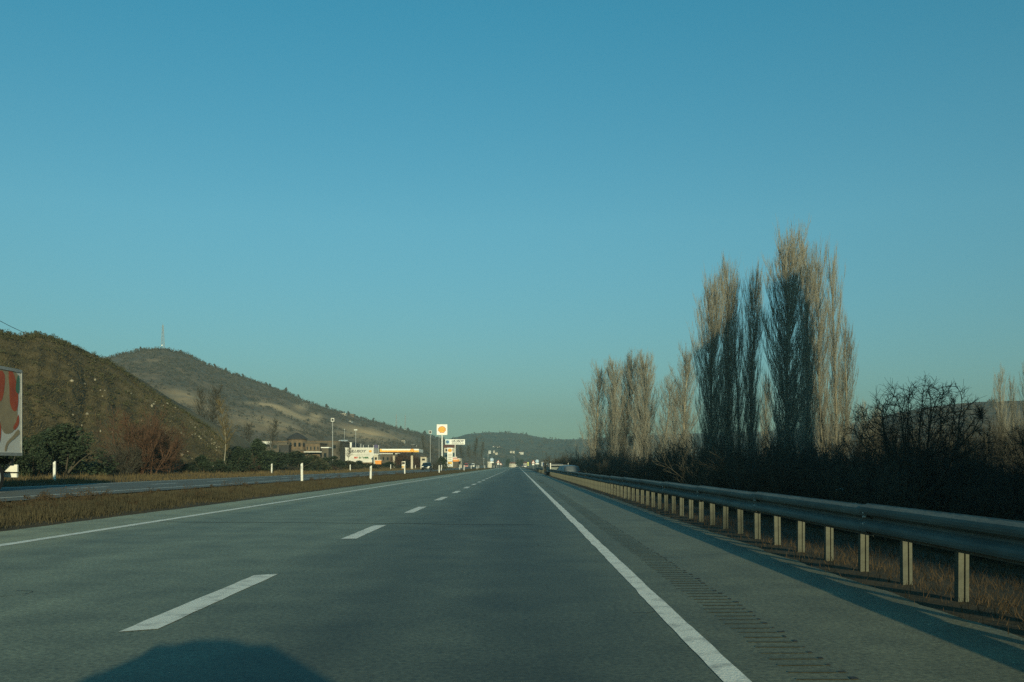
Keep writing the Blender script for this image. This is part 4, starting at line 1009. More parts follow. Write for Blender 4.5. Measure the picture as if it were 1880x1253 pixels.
# y runs from the rear edge (0) towards the front (negative)
blob('printed_basket', M['sketch'], [(-.25, 2.9), (-1.55, 2.95), (-1.45, 1.9), (-1.25, .95), (-.85, .75), (-.35, 1.0), (-.2, 1.9)], 0, zb, 1, .006, box)
CH = [(-.18, 2.0), (-.28, 2.5), (-.55, 2.95), (-.8, 2.95), (-.75, 2.3), (-.72, 1.85), (-.52, 1.58), (-.28, 1.62)]
blob('printed_chilli', M['chilli'], CH, 0, zb, 1, .010, box)
blob('printed_chilli', M['chilli'], [(-1.05, 2.75), (-1.3, 2.9), (-1.55, 2.6), (-1.62, 2.1), (-1.3, 1.85), (-1.1, 2.2)], 0, zb, 1, .010, box)
blob('printed_chilli', M['chilli'], [(-.18, 1.45), (-.32, 1.2), (-.5, 1.0), (-.42, .9), (-.2, 1.05), (-.12, 1.25)], 0, zb, 1, .010, box)
blob('printed_chilli', M['chilli'], [(-1.35, .45), (-1.28, .95), (-1.5, 1.35), (-1.9, 1.5), (-2.5, 1.2), (-2.6, .5), (-2.1, .2), (-1.6, .18)], 0, zb, 1, .010, box)
blob('printed_stalk', M['sketch'], [(-.10, .78), (-.45, .58), (-.80, .40), (-.95, .16), (-1.05, .18), (-.92, .45), (-.55, .68), (-.2, .92)], 0, zb, 1, .010, box)
blob('printed_leaf', M['leaf_print'], [(-.12, 2.75), (-.12, 2.35), (-.2, 2.2), (-.36, 2.3), (-.32, 2.6), (-.2, 2.85)], 0, zb, 1, .014, box)
blob('printed_leaf', M['leaf_print'], [(-1.5, 2.92), (-1.7, 2.6), (-2.1, 2.5), (-2.2, 2.8), (-1.9, 2.95)], 0, zb, 1, .014, box)
b = MB(); b.b2((-.55, L1+.5, .95), (-.4, L0-.2, 1.24)); b.b2((.4, L1+.5, .95), (.55, L0-.2, 1.24)); b.b2((-1.1, L0-.35, .95), (1.1, L0-.2, 1.15)); b.build('chassis', M['black'], tr)
b = MB(); b.b2((-1.2, L0-.18, .48), (1.2, L0-.08, .62)); b.build('underrun_bar', M['white'], tr)
for x in (-.95, .95):
    b = MB(); b.box((x, L0-.05, .80), (.44, .08, .26)); b.build('tail_light', M['white'], tr)
b = MB(); b.b2((TW-.1, -9.2, .55), (TW-.02, -4.9, .95)); b.build('side_guard', M['steel'], tr)
b = MB(); b.b2((.55, -6.4, .5), (1.1, -5.2, 1.0)); b.build('tool_box', M['white'], tr)
for y in (-1.5, -2.8, -4.1):
    for x in (-1.03, 1.03):
        b = MB(); b.cyl((x-.18, y, .5), (x+.18, y, .5), .5, n=20); w = b.build('wheel', M['rubber'], tr)
        b = MB(); s = 1 if x > 0 else -1; b.cyl((x+s*.18, y, .5), (x+s*.186, y, .5), .29, n=16); b.build('rim', M['steel_pale'], w)
b = MB(); b.b2((-1.2, -16.2, .55), (1.2, -14.0, 3.3)); cab = b.build('cab', P_white, tr, bevel=.12)
b = MB(); b.b2((1.202, -15.9, 1.9), (1.21, -14.9, 2.6)); b.build('side_window', M['glass'], cab)
b = MB(); b.b2((-.45, -16.0, .6), (.45, -12.0, 1.0)); b.build('tractor_frame', M['black'], tr)
for y in (-15.4, -12.6):
    for x in (-1.0, 1.0): b = MB(); b.cyl((x-.18, y, .5), (x+.18, y, .5), .5, n=20); b.build('wheel', M['rubber'], tr)

# ------------------------------------------------------------------ filling station, signs and buildings on the left
def shell_poly(s, k=7):
    pts = []
    for i in range(61):
        a = math.radians(-25 + 230*i/60); u = i/60*k; rad = 1.0 + .055*abs(math.sin(math.pi*u)) - .03
        pts.append((math.cos(a)*rad*s*.98, math.sin(a)*rad*s*.86))
    pts += [(-.62*s, -.55*s), (-.5*s, -.78*s), (.5*s, -.78*s), (.62*s, -.55*s)]
    return pts
def emblem(parent, x, y, z, s):
    b = MB(); b.prism([(px*1.13+x, pz*1.13+z) for px, pz in shell_poly(s)], y-.02, y); e = b.build('emblem', M['red'], parent)
    b = MB(); b.prism([(px+x, pz+z) for px, pz in shell_poly(s)], y-.04, y-.024); b.build('emblem_face', M['yellow'], e)
    b = MB()
    for i in range(7):
        a = math.radians(5+170*i/6); w = s*.025
        p = (x+math.cos(a)*.30*s, z-.62*s+math.sin(a)*.3*s); q = (x+math.cos(a)*.84*s, z+math.sin(a)*.74*s)
        d = Vector((q[0]-p[0], q[1]-p[1])).normalized(); nx, nz = -d.y*w, d.x*w
        b.prism([(p[0]-nx*.5, p[1]-nz*.5), (q[0]-nx, q[1]-nz), (q[0]+nx, q[1]+nz), (p[0]+nx*.5, p[1]+nz*.5)], y-.05, y-.044)
    b.build('emblem_ribs', M['red'], e); return e
# tall pole sign
Y = 305; X = PX(811.5, Y); z0 = G(X, Y); w = 19.4/FPX*Y; zt = PZ(779.5, Y)-z0; zbm = PZ(799, Y)-z0
t = thing('pole_sign', 'tall white square sign with a yellow scallop emblem on a white pole', 'sign', (X, Y, z0))
b = MB(); b.cyl((0, .15, -.5), (0, .15, zbm+.3), .26, .22, 14); b.build('pole', M['white'], t)
b = MB(); b.b2((-w/2, 0, zbm), (w/2, .32, zt)); p = b.build('sign_box', M['white_bright'], t, bevel=.03); emblem(t, 0, -.005, (zbm+zt)/2, w*.335)
# lettered sign on a thin pole
Y = 345; X = PX(835.5, Y); z0 = G(X, Y); w = 36.2/FPX*Y; zt = PZ(807, Y)-z0; zbm = PZ(816.6, Y)-z0; h = zt-zbm
t = thing('pole_sign', 'wide white sign with grey lettering and a blue disc on a thin white pole', 'sign', (X, Y, z0))
b = MB(); b.cyl((0, .15, -.5), (0, .15, zbm+.2), .16, .16, 12); b.build('pole', M['white'], t)
b = MB(); b.b2((-w/2, 0, zbm), (w/2, .3, zt)); b.build('sign_box', M['white_bright'], t, bevel=.03)
b = MB(); b.b2((-w/2+.12, -.012, zbm+.12), (-w*.27, -.004, zt-.12)); b.build('blue_panel', mat('pale_blue_sheet', (.55, .68, .72), (.5, .62, .66), 1, .5), t)
b = MB(); cx, cz = -w*.385, (zbm+zt)/2; b.prism([(cx+math.cos(i/28*6.283)*h*.32, cz+math.sin(i/28*6.283)*h*.32) for i in range(28)], -.03, -.016); d_ = b.build('disc', M['sky_blue'], t)
b = MB(); b.prism([(cx+h*.05+math.cos(.5+i/12*5.3)*h*.22, cz+math.sin(.5+i/12*5.3)*h*.2) for i in range(13)], -.045, -.035); b.build('disc_mark', M['blue'], d_)
text('lettering', 'ULUSOY', h*.66, M['dark_text'], t, (w*.125, -.012, zbm+h*.62), .25, w*.64, .05)
text('lettering', 'Dinlenme Tesisi', h*.26, M['dark_text'], t, (w*.13, -.012, zbm+h*.17), 0, w*.60, .015)
# price totem
Y = 320; X = PX(826, Y); z0 = G(X, Y); w = 9.6/FPX*Y; zt = PZ(822.5, Y)-z0; zbm = PZ(856, Y)-z0
t = thing('price_totem', 'upright white price totem with a yellow scallop emblem at the top', 'sign', (X, Y, z0))
b = MB(); b.b2((-w/2, 0, -.4), (w/2, .45, zt)); b.build('totem_box', M['white_bright'], t, bevel=.04); emblem(t, 0, -.005, zt-w*.5, w*.36)
b = MB(); hh = zt
for k in range(4): b.b2((-w*.36, -.012, hh*.40+k*hh*.085), (w*.36, -.004, hh*.40+k*hh*.085+hh*.05))
b.build('price_panels', mat('price_panel_grey', (.45, .43, .38), (.38, .36, .32), 2, .5), t)
for k, s_ in enumerate(('6.49', '6.82', '6.85', '3.99')): pass
b = MB(); b.b2((-w*.40, -.012, hh*.19), (w*.40, -.004, hh*.30)); b.build('yellow_panel', M['yellow'], t)
b = MB(); b.b2((-w/2-.004, -.012, hh*.32), (w/2+.004, -.004, hh*.35)); b.build('dark_band', M['grey_text'], t)
b = MB(); b.b2((-w*.9, -.5, -.4), (w*1.1, 1.0, .35)); b.build('plinth', M['stone'], t)

def house(name, label, px, Y, w_px, top_px, base_px, depth, mw, mr, rz=0, flat=False, nwin=2, cat='house', roofh=.35, floors=1, group=None):
    X = PX(px, Y); z0 = PZ(base_px, Y); w = w_px/FPX*Y; h = (base_px-top_px)/FPX*Y; hw_ = h if flat else h*(1-roofh)
    t = thing(name, label, cat, (X, Y, z0), rz, group)
    b = MB(); b.b2((-w/2, 0, -1.5), (w/2, depth, hw_)); wl = b.build('wall', mw, t)
    if flat: b = MB(); b.b2((-w/2-.15, -.15, hw_+.002), (w/2+.15, depth+.15, hw_+.18)); b.build('roof', mr, t)
    else:
        b = MB(); b.prism([(-.35, hw_+.002), (depth+.35, hw_+.002), (depth/2, h)], -w/2-.3, w/2+.3, 'x'); b.build('roof', mr, t)
    for f in range(floors):
        for k in range(nwin):
            cx = -w/2+w*(k+.5)/nwin; zc = hw_*(f+.52)/floors; ww = min(.55, w/nwin*.26); wh = min(.5, hw_/floors*.2)
            b = MB(); b.b2((cx-ww, -.04, zc-wh), (cx+ww, .05, zc+wh)); fr = b.build('window', M['white'] if name == 'far_house' else M['stone_dark'], t)
            b = MB(); b.b2((cx-ww+.1, -.06, zc-wh+.1), (cx+ww-.1, -.045, zc+wh-.1)); b.build('pane', M['glass'], fr)
    return t
# round stone tower with conical roof
Y = 190; X = PX(545.3, Y); z0 = G(X, Y); k = Y/FPX; rad = 17.2*k
t = thing('round_tower', 'round brown stone tower with a dark conical roof and window slits', 'tower', (X, Y, z0))
he = PZ(806, Y)-z0; ha = PZ(794.5, Y)-z0
b = MB(); b.lathe((0, 0, 0), [(rad*1.02, -1), (rad, 0), (rad, he*.48), (rad*.995, he)], 28); b.build('wall', M['stone'], t, True)
b = MB(); b.lathe((0, 0, 0), [(rad*1.03, he*.47), (rad*1.03, he*.53)], 28); b.build('string_course', M['stone_dark'], t)
b = MB(); b.lathe((0, 0, 0), [(rad*1.14, he-.12), (rad*1.14, he+.02), (rad*.55, he+(ha-he)*.62), (.05, ha)], 28); b.build('roof', M['roof_dark'], t)
for a in (-150, -118, -88, -62, -32):
    for f in (.26, .74):
        ar = math.radians(a); b = MB(); b.box((math.cos(ar)*rad, math.sin(ar)*rad, he*f), (.12, .42, he*.17), ar); b.build('window', M['glass'], t)
# long flat building and its wings
t = house('long_building', 'long low flat-roofed brown stone building behind the round tower', 548, 205, 152, 811.5, 850, 12, M['stone_dark'], M['stone'], flat=True, nwin=7, cat='building', floors=2)
house('annex_building', 'dark flat-roofed annex left of the round tower', 521, 186, 18, 818, 852, 6, M['roof_dark'], M['stone_dark'], flat=True, nwin=2, cat='building')
t = house('roadside_cafe', 'brown two-storey annex with shaded windows right of the round tower', 574, 184, 26, 815, 850, 7, M['stone'], M['stone_dark'], flat=True, nwin=4, cat='building', floors=2)
b = MB(); w = 26/FPX*184; b.b2((-w/2, -1.6, 2.05), (w/2+.8, -.01, 2.2)); b.build('awning', M['white'], t)
t = house('white_kiosk', 'small white-roofed kiosk with an awning left of the lamp mast', 597, 180, 12, 823, 850, 3, M['stone_dark'], M['white_bright'], flat=True, nwin=1, cat='kiosk')
t = thing('white_canopy', 'white panelled parapet sign on the roof left of the round tower', 'parapet', (PX(486, 203), 203, PZ(816, 203)))
b = MB(); w = 24/FPX*203; b.b2((-w/2, 0, 0), (w/2, .2, .62)); b.build('panel', M['white'], t)
b = MB(); [b.b2((x*w/9-.03, -.03, .02), (x*w/9+.03, -.004, .6)) for x in range(-4, 5)]; b.build('ribs', M['steel'], t)
house('dark_roofed_hall', 'dark-roofed hall right of the lamp mast behind the bare trees', 628, 215, 36, 812, 850, 10, M['stone_dark'], M['roof_dark'], nwin=3, cat='building')
b_ = house('white_dormer', 'small white dormer hut showing above the dark roof', 629, 218, 11, 808, 816, 2, M['white_bright'], M['white'], nwin=1, cat='hut', roofh=.3)
t = thing('chimney_box', 'small white chimney box above the lettered wall', 'chimney', (PX(644, 212), 212, PZ(821, 212))); b = MB(); b.b2((-.2, 0, -1.2), (.2, .4, .95)); b.b2((-.26, -.06, .95), (.26, .46, 1.05)); b.build('shaft', M['white'], t)
# white lettered wall
Y = 196; x0, x1 = PX(634, Y), PX(686, Y); z1 = PZ(823.5, Y); zb_ = PZ(851, Y); w = x1-x0; h = z1-zb_
t = thing('lettered_wall', 'white gable wall with grey red and green lettering beside the filling station canopy', 'building', ((x0+x1)/2, Y, zb_))
b = MB(); b.b2((-w/2, 0, -1.5), (w/2, 7, h)); b.build('wall', M['plaster_white'], t)
b = MB(); b.b2((-w/2-.05, -.06, h+.002), (w/2+.05, 7.05, h+.14)); b.build('coping', M['white'], t)
text('lettering', 'ULUSOY', h*.23, M['grey_text'], t, (-w*.08, -.01, h*.80), .25, w*.62, .05); emblem(t, w*.385, -.005, h*.80, h*.085)
text('lettering', 'dinlenme tesisleri', h*.10, M['grey_text'], t, (w*.02, -.01, h*.56), 0, w*.66, .0)
text('lettering', 'ET', h*.14, M['red'], t, (-w*.12, -.01, h*.37), 0, w*.14, .04); text('lettering', 'DÖNER', h*.14, M['green_text'], t, (w*.15, -.01, h*.37), 0, w*.36, .04)
b = MB(); b.b2((-w/2, -.03, -.4), (w/2, -.004, h*.06)); b.build('plinth', M['stone'], t)
# flag poles and blue board on the roof line
for i, px in enumerate((662.5, 667, 676.3, 685.8, 695.3)):
    Y = 204; tp = (816, 818.5, 818.5, 818.5, 818.5)[i]; bt = 832
    lab = ('tallest thin white flagpole, leftmost behind the lettered wall', 'stout short white flagpole second from the left behind the lettered wall', 'white flagpole above the middle of the lettered wall',
           'white flagpole at the right end of the lettered wall, left of the blue board', 'white flagpole between the blue board and the canopy')[i]
    t = thing('flagpole', lab, 'flagpole', (PX(px, Y), Y, G(PX(px, Y), Y)), 0, 'white flagpoles by the filling station')
    b = MB(); b.cyl((0, 0, -.3), (0, 0, PZ(tp, Y)-t.location.z), .06, .045, 8); b.build('pole', M['white'], t); b = MB(); b.lathe((0, 0, PZ(tp, Y)-t.location.z), [(.02, 0), (.08, .06), (.02, .13)], 8); b.build('finial', M['white'], t)
Y = 203; t = thing('blue_board', 'dark blue upright board between two white flagpoles', 'board', (PX(690.5, Y), Y, G(PX(690.5, Y), Y))); z0 = t.location.z
b = MB(); w = 7/FPX*Y; b.b2((-w/2, 0, PZ(832, Y)-z0), (w/2, .12, PZ(824, Y)-z0)); b.build('panel', M['blue'], t); b = MB(); b.b2((-w/2, 0, PZ(823.8, Y)-z0), (w/2, .12, PZ(817, Y)-z0)); b.build('upper_panel', mat('violet_board', (.07, .06, .13), (.06, .05, .11), 2, .5), t)
b = MB(); b.b2((-.1, .125, -.3), (.1, .3, PZ(818, Y)-z0)); b.build('post', M['steel'], t)
# station canopy
Y = 200; x0, x1 = PX(697.5, Y), PX(769, Y); w = x1-x0; z0 = G((x0+x1)/2, Y); zc1 = PZ(824.6, Y)-z0; zc0 = PZ(830.6, Y)-z0
t = thing('station_canopy', 'flat filling station canopy with a white and yellow fascia', 'canopy', ((x0+x1)/2, Y, z0))
b = MB(); b.b2((-w/2, 0, zc0), (w/2, 9, zc1)); b.build('roof', M['white_bright'], t)
b = MB(); zz = zc1-zc0; b.b2((-w/2+.03, -.03, zc0+.02), (w/2-.03, -.003, zc0+zz*.56)); b.build('yellow_band', M['yellow'], t)
b = MB(); b.b2((-w/2+.03, -.045, zc0+.02), (w*.25, -.033, zc0+zz*.20)); b.build('red_band', M['orange'], t)
b = MB(); b.b2((-w/2-.02, -.04, zc0+zz*.1), (-w/2+w*.05, -.006, zc1-.06)); b.build('yellow_end', M['yellow'], t)
emblem(t, w*.33, -.06, (zc0+zc1)/2, zz*.55)
for x in (-w*.19, w*.28):
    b = MB(); b.b2((x-.22, 3.0, -.3), (x+.22, 3.44, zc0-.002)); b.build('column', M['plaster'], t)
for i, px in enumerate((722, 741)):
    q = thing('fuel_pump', ('fuel pump by the left canopy column', 'fuel pump by the right canopy column')[i], 'fuel pump', (PX(px, 205), 205, G(PX(px, 205), 205)), 0, 'fuel pumps under the canopy')
    b = MB(); b.b2((-.4, -.25, 0), (.4, .25, 1.7)); p_ = b.build('body', M['white'], q, bevel=.04); b = MB(); b.b2((-.3, -.27, 1.05), (.3, -.255, 1.5)); b.build('display', M['black'], q); b = MB(); b.b2((-.4, -.262, .3), (.4, -.252, .6)); b.build('yellow_stripe', M['yellow'], q)
house('station_shop', 'low station shop with dark windows behind the canopy', 712, 222, 40, 834, 852, 8, M['stone_dark'], M['white'], flat=True, nwin=5, cat='shop')
house('cream_gatehouse', 'narrow cream gatehouse between the lettered wall and the canopy', 690, 192, 8, 835, 852, 3, M['plaster'], M['white'], flat=True, nwin=1, cat='hut')
Y = 176; t = thing('waste_skip', 'yellow skip standing below the end of the lettered wall', 'skip', (PX(695, Y), Y, PZ(853, Y))); w = 12/FPX*Y
b = MB(); b.prism([(-w*.42, 0), (w*.42, 0), (w*.5, .75), (-w*.5, .75)], -.5, .6); b.build('tub', M['orange'], t); b = MB(); b.b2((-w*.5, -.54, .752), (w*.5, .64, .85)); b.build('rim', M['white'], t)
# orange kiosk and cream hut right of the totem
Y = 330; k = Y/FPX; z0 = G(PX(836, Y), Y); t = thing('orange_kiosk', 'orange and white striped kiosk right of the price totem', 'kiosk', (PX(836.5, Y), Y, z0)); w = 10*k
b = MB(); b.b2((-w/2, 0, -.3), (w/2, 3, PZ(848, Y)-z0)); b.build('wall', M['stone_dark'], t)
b = MB(); zq = PZ(847.9, Y)-z0; b.b2((-w/2, -.3, zq), (w/2+.2, 3, zq+.75)); b.build('fascia', M['orange'], t)
b = MB(); b.b2((-w/2, -.2, zq+.755), (w*.3, 2.5, zq+1.05)); b.build('white_band', M['white'], t); b = MB(); b.b2((-w/2, -.1, zq+1.055), (w*.26, 2.2, zq+1.4)); b.build('red_band', M['red'], t); b = MB(); b.b2((-w/2, -.05, zq+1.405), (w*.24, 2.0, zq+1.7)); b.build('top_band', M['white'], t)
house('cream_hut', 'cream hut right of the orange kiosk', 843.5, 332, 8.5, 843, 857, 3, M['plaster'], M['white'], flat=True, nwin=1, cat='hut')
house('red_roofed_house', 'cream house with a red roof behind the price totem', 825, 365, 19, 816.5, 852, 8, M['plaster'], M['roof_red'], nwin=2, cat='house', roofh=.16, floors=3)
house('tan_shed', 'small tan shed behind the black car', 777.5, 215, 11, 839.5, 849, 3, M['plaster'], M['stone_dark'], flat=True, nwin=1, cat='shed')
# lamp masts
def mast_lamp(px, Y, top, lab, head=(6.0, 6.6), pole=.085):
    X = PX(px, Y); z0 = G(X, Y); h = PZ(top, Y)-z0; w = head[0]/FPX*Y; hh = head[1]/FPX*Y
    t = thing('lamp_mast', lab, 'lamp mast', (X, Y, z0), 0, 'lamp masts at the rest area')
    b = MB(); b.cyl((0, 0, -.4), (0, 0, h-hh), pole, pole*.75, 10); b.build('pole', M['steel'], t)
    b = MB()
    for x in (-w/2, w/2-.12): b.b2((x, -.1, h-hh), (x+.12, .1, h))
    b.b2((-w/2+.12, -.1, h-hh), (w/2-.12, .1, h-hh+.14)); b.b2((-w/2+.12, -.1, h-.14), (w/2-.12, .1, h)); f = b.build('lamp_frame', M['steel_pale'], t)
    b = MB(); b.b2((-w/2+.14, -.06, h-hh+.16), (w/2-.14, .06, h-.16)); b.build('floodlight', M['black'], t)
mast_lamp(610.7, 178, 768, 'tall lamp mast with a square floodlight frame right of the round tower')
mast_lamp(790, 260, 791, 'lamp mast with a square head behind the black car', (5.4, 5.5))
mast_lamp(653, 215, 788.5, 'thin lamp mast with a flat head above the lettered wall', (6, 2.2), .07)
mast_lamp(632.5, 216, 788, 'thinnest lamp pole beside the white dormer', (1.5, 1.6), .05)
# gantry lamps along the far left, a few more thin poles
for px, Y, top, lab in ((496.5, 178, 812, 'thin dark pole in front of the long flat building'), (806, 300, 800, 'thin grey pole left of the tall square sign on its white pole'), (896, 380, 834, 'thin pole left of the round blue road sign'),
                        (888, 400, 841, 'short pole farthest left of the round blue road sign'), (944, 520, 838, 'thin pole where the road ends')):
    X = PX(px, Y); z0 = G(X, Y); t = thing('utility_pole', lab, 'pole', (X, Y, z0)); b = MB(); h = PZ(top, Y)-z0; b.cyl((0, 0, -.3), (0, 0, h), .08, .06, 8); b.build('pole', M['steel'], t); b = MB(); b.b2((-.3, -.06, h-.3), (.3, .06, h-.2)); b.build('crossarm', M['steel'], t)
# road signs
def round_sign(px, py, Y, d, lab, z0=0.0):
    X = PX(px, Y); zc = PZ(py, Y)-z0; t = thing('road_sign', lab, 'road sign', (X, Y, z0))
    b = MB(); b.cyl((0, .06, -.3), (0, .06, zc+.3), .05, n=8); b.build('post', M['steel'], t)
    b = MB(); b.cyl((0, 0, zc), (0, -.03, zc), d/2, n=28); q = b.build('disc', M['white_bright'], t); b = MB(); b.cyl((0, -.033, zc), (0, -.04, zc), d/2*.93, n=28); b.build('blue_face', mat('pale_sign_blue', (.22, .36, .52), (.18, .32, .48), 2, .4), q)
    b = MB(); b.prism([(-.06*d, zc-.28*d), (.06*d, zc-.28*d), (.06*d, zc+.06*d), (.17*d, zc+.06*d), (0, zc+.32*d), (-.17*d, zc+.06*d), (-.06*d, zc+.06*d)], -.05, -.043); b.build('arrow', M['white_bright'], q)
    b = MB(); b.b2((-d*.5, -.03, zc-d*.86), (d*.5, 0, zc-d*.56)); b.build('plate', M['white_bright'], t)
def tri_sign(px, py, Y, s, lab, plate=True, z0=0.0):
    X = PX(px, Y); zc = PZ(py, Y)-z0; t = thing('road_sign', lab, 'road sign', (X, Y, z0)); f = lambda k: [(-.5*s*k, zc-.29*s*k), (.5*s*k, zc-.29*s*k), (0, zc+.58*s*k)]
    b = MB(); b.cyl((0, .06, -.3), (0, .06, zc+.3), .05, n=8); b.build('post', M['steel'], t)
    b = MB(); b.prism(f(1), -.03, 0); q = b.build('red_triangle', M['red'], t); b = MB(); b.prism(f(.70), -.045, -.034); b.build('white_face', M['white_bright'], q)
    b = MB(); b.b2((-.035*s, -.058, zc-.1*s), (.035*s, -.049, zc+.18*s)); b.build('symbol', M['black'], q)
    if plate: b = MB(); b.b2((-s*.32, -.03, zc-s*.85), (s*.32, 0, zc-s*.40)); b.build('plate', M['white'], t)
round_sign(903, 844.5, 330, 1.28, 'round blue sign above a white plate on the left of the road')
tri_sign(914.6, 848.3, 345, 1.25, 'white warning triangle with red border on the left of the road')
tri_sign(919.5, 852.5, 360, 1.0, 'low warning triangle right of the larger one on the left of the road', False)
tri_sign(979, 849.0, 330, 1.25, 'white warning triangle with red border on the right of the road')
round_sign(986.2, 847.3, 345, 1.28, 'round blue sign above a white plate on the right of the road')
Y = 280; t = thing('road_sign', 'square white-bordered sign with a dark centre right of the blue round sign', 'road sign', (PX(997.5, Y), Y, 0)); zc = PZ(852.5, Y)
b = MB(); b.b2((-.04, .02, -.3), (.04, .1, zc+.5)); b.build('post', M['steel'], t); b = MB(); b.b2((-.48, -.03, zc-.62), (.48, 0, zc+.72)); q = b.build('panel', M['white_bright'], t, bevel=.01); b = MB(); b.b2((-.28, -.045, zc-.5), (.28, -.034, zc+.5)); b.build('dark_face', M['blue'], q)
Y = 400; t = thing('road_sign', 'small yellow green round sign over a square plate straight ahead', 'road sign', (PX(969.5, Y), Y, 0)); zc = PZ(850.5, Y)
yg = mat('yellow_green_sheet', (.55, .55, .16), (.48, .48, .14), 2, .5)
b = MB(); b.cyl((0, .06, -.3), (0, .06, zc+.2), .05, n=8); b.build('post', M['steel'], t); b = MB(); b.cyl((0, 0, zc), (0, -.03, zc), .42, n=20); b.build('disc', yg, t); b = MB(); b.b2((-.35, -.03, zc-1.15), (.35, 0, zc-.55)); b.build('plate', yg, t)
# houses far off
for px, Y, w, tp, bt, fl, lab, mw, mr in (
    (911, 1180, 13, 816.5, 822, False, 'long white house with a red roof on the slope of the distant hill', M['plaster_white'], M['roof_red']),
    (957, 1060, 8.5, 827.5, 832.5, False, 'cream house with an orange roof low on the distant hill', M['plaster_white'], M['roof_red']),
    (939, 1300, 3, 814, 816, True, 'tiny white house, left one of three high on the distant hill', M['plaster_white'], M['white']),
    (945, 1300, 2.6, 813.8, 816, True, 'tiny white house, middle one of three high on the distant hill', M['plaster_white'], M['white']),
    (951, 1300, 3, 813.8, 816.5, True, 'tiny white house, right one of three high on the distant hill', M['plaster_white'], M['white']),
    (899, 1000, 4.5, 826.5, 831, True, 'white house left of the tree tops on the distant hill', M['plaster_white'], M['white']),
    (907, 1000, 3, 827, 830, True, 'small pale house beside the white one on the distant hill', M['plaster'], M['white']),
    (911.5, 980, 4.5, 829, 833, False, 'pale house with a dull red roof below the white ones on the distant hill', M['plaster'], M['roof_red']),
    (938, 1060, 3.5, 827.5, 830, True, 'pale grey house left in the short row low on the distant hill', M['plaster'], M['steel']),
    (943, 1060, 4, 827.5, 830.5, True, 'pale grey house right in the short row low on the distant hill', M['plaster'], M['steel']),
    (940, 590, 12, 848, 856, False, 'long cream house where the road ends', M['plaster'], M['roof_red']),
    (899, 420, 8, 848, 853, True, 'flat cream shed left of the road behind the blue round sign', M['plaster'], M['steel']),
    (964, 640, 6, 847, 856, False, 'pale house with red roof right of the end of the road', M['plaster'], M['roof_red'])):
    house('far_house', lab, px, Y, w*.95, bt-(bt-tp)*(.62 if Y > 900 else .9), bt, 7, mw, mr, flat=fl, nwin=max(1, int(w/3)), cat='house')
for px, t_, w, h, lab, mw, mr, fl in ((740, .34, 6, 6, 'yellowish two-storey house on the slope above the canopy', M['plaster'], M['stone_dark'], True), (757, .30, 9, 3.0, 'long grey shed on the slope right of the yellowish house', M['stone_dark'], M['steel'], True),
                              (763, .31, 3, 3.2, 'tiny white hut at the end of the grey shed on the slope', M['plaster_white'], M['white'], True), (646, .97, 8, 4.5, 'square hut on the skyline above the filling station', M['stone'], M['stone_dark'], True),
                              (629, .95, 12, 2.4, 'pale low building on the slope just under the skyline', M['plaster'], M['white'], True), (643, .60, 4, 2, 'tiny white hut half way up the far slope', M['plaster_white'], M['white'], True)):
    p = at_mast(np.array([px*1.0]), np.array([t_]))[0]; Yq = p[1]; base = VY-(p[2]-CAM_H)*FPX/Yq
    house('hill_house', lab, px, Yq-1, w, base-h, base+.4, 6, mw, mr, flat=fl, nwin=max(1, int(w/3)), cat='house')
# lattice masts on the skyline
def lattice(px, tpar, top, lab, wbase=1.6, dot=None):
    p = at_mast(np.array([px*1.0]), np.array([tpar]))[0]; Yq = p[1]; h = PZ(top, Yq)-p[2]
    t = thing('lattice_mast', lab, 'mast', (p[0], Yq, p[2]-.5), 0, 'masts on the skyline'); segs = []
    c = [(-1, -1), (1, -1), (1, 1), (-1, 1)]; n = max(6, int(h/2.2)); W_ = lambda z: wbase/2*(1-.75*z/h)
    for i in range(n):
        a, b_ = h*i/n, h*(i+1)/n
        for k in range(4):
            q, q2 = c[k], c[(k+1) % 4]
            P_ = lambda cc, z: (cc[0]*W_(z), cc[1]*W_(z), z)
            segs += [(P_(q, a), P_(q, b_), .09, .09), (P_(q, a), P_(q2, b_), .05, .05), (P_(q, b_), P_(q2, b_), .05, .05)]
    me = seg_mesh('lattice', segs, 4); me.materials.append(M['steel']); link('lattice', me, t)
    b = MB(); b.cyl((0, 0, h), (0, 0, h+h*.12), .08, .04, 6); b.build('antenna', M['steel'], t)
    if dot: b = MB(); b.cyl((0, -wbase*.5, h*dot), (0, -wbase*.5-.5, h*dot), .38, .38, 14); b.build('dish', M['white_bright'], t)
lattice(299, .99, 596, 'tall thin lattice mast with a white dish on the top of the far hill', 2.0, .2)
lattice(727.6, .97, 760, 'left one of two thin masts on the low right slope of the far hill', 1.4)
lattice(744, .97, 762, 'right one of two thin masts, with a white dish near its foot', 1.4, .12)
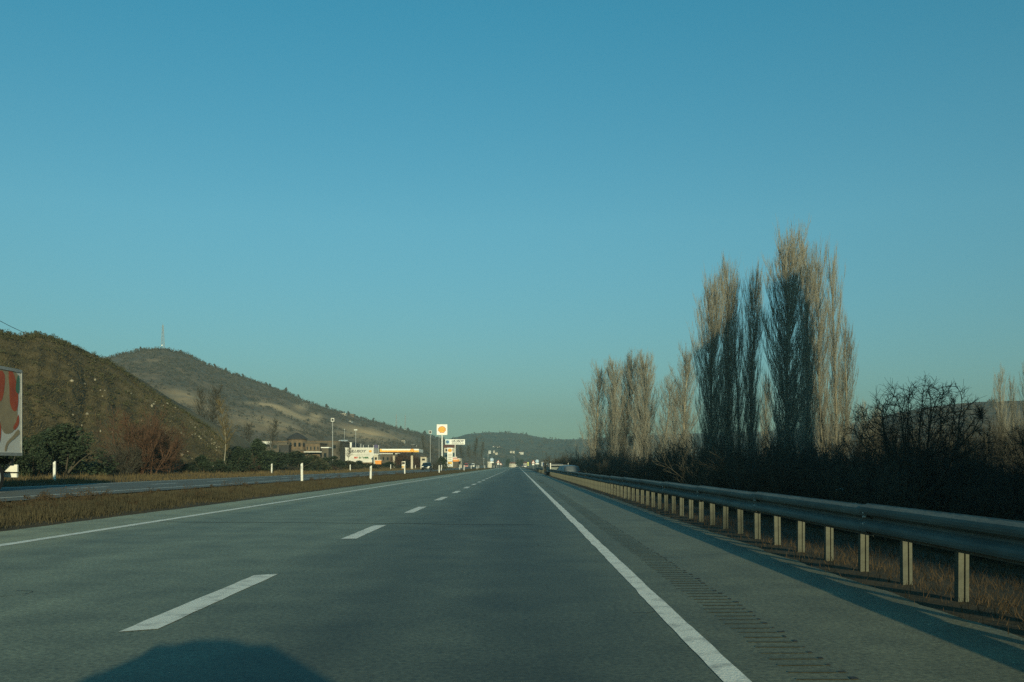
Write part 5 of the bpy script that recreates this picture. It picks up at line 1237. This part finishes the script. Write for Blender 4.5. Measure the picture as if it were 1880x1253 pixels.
# cable at the upper left
a = P(-160, 480, 60); e = at_near(np.array([44.]), np.array([.97]))[0]
segs = []; N = 24; prev = None
ct = thing('wooden_pole', 'wooden cable pole on the crest of the near hill where the cable ends', 'pole', tuple(e)); 
b = MB(); b.cyl((0, 0, -.5), (0, 0, .55), .07, .06, 8); b.build('pole', M['twig_grey'], ct)
e = Vector(e)+Vector((0, 0, .5))
for i in range(N+1):
    u = i/N; q = a.lerp(e, u); q.z -= 1.1*u*(1-u)*4*.35
    if prev is not None: segs.append((prev, q, .022, .022))
    prev = q
me = seg_mesh('utility_cable', segs, 5); me.materials.append(M['black']); tag(link('utility_cable', me), 'thin dark cable running down to the near hill at the upper left', 'cable')
# litter on the bank beyond the guardrail
r = random.Random(91)
for i, (px, py, Y, s, mm, lab) in enumerate(((1541, 899, 28, .10, 'white', 'scrap of white litter in the thicket above the barrier'), (1570, 926, 24, .08, 'white', 'white litter scrap at the barrier top near the blue bag'))):
    n = 40; pts = []
    mb_ = MB(); V = []; 
    for k in range(7):
        for j in range(7):
            V.append(((k-3)/3*s*(1+r.uniform(-.2, .2)), (j-3)/3*s*.5, s*.35*(1-((k-3)/3)**2*.7-((j-3)/3)**2*.7)+r.uniform(-.06, .06)*s*3))
    mb_.add(V, [(k*7+j, (k+1)*7+j, (k+1)*7+j+1, k*7+j+1) for k in range(6) for j in range(6)])
    X = PX(px, Y); o = mb_.build('plastic_bag', M[mm]); o.location = (X, Y, PZ(py, Y)); tag(o, lab, 'litter')

# ------------------------------------------------------------------ air
hz = MB(); hz.b2((-1260, -320, -4), (1360, 2160, 118))
M['haze'] = bpy.data.materials.new('haze_air'); M['haze'].use_nodes = True
n = M['haze'].node_tree; n.nodes.clear(); o_ = n.nodes.new('ShaderNodeOutputMaterial'); pv = n.nodes.new('ShaderNodeVolumePrincipled')
pv.inputs['Density'].default_value = HAZE_DENSITY; pv.inputs['Color'].default_value = (.32, .48, .52, 1); pv.inputs['Anisotropy'].default_value = 0.0
n.links.new(pv.outputs[0], o_.inputs['Volume'])
tag(hz.build('haze', M['haze']), kind='stuff')
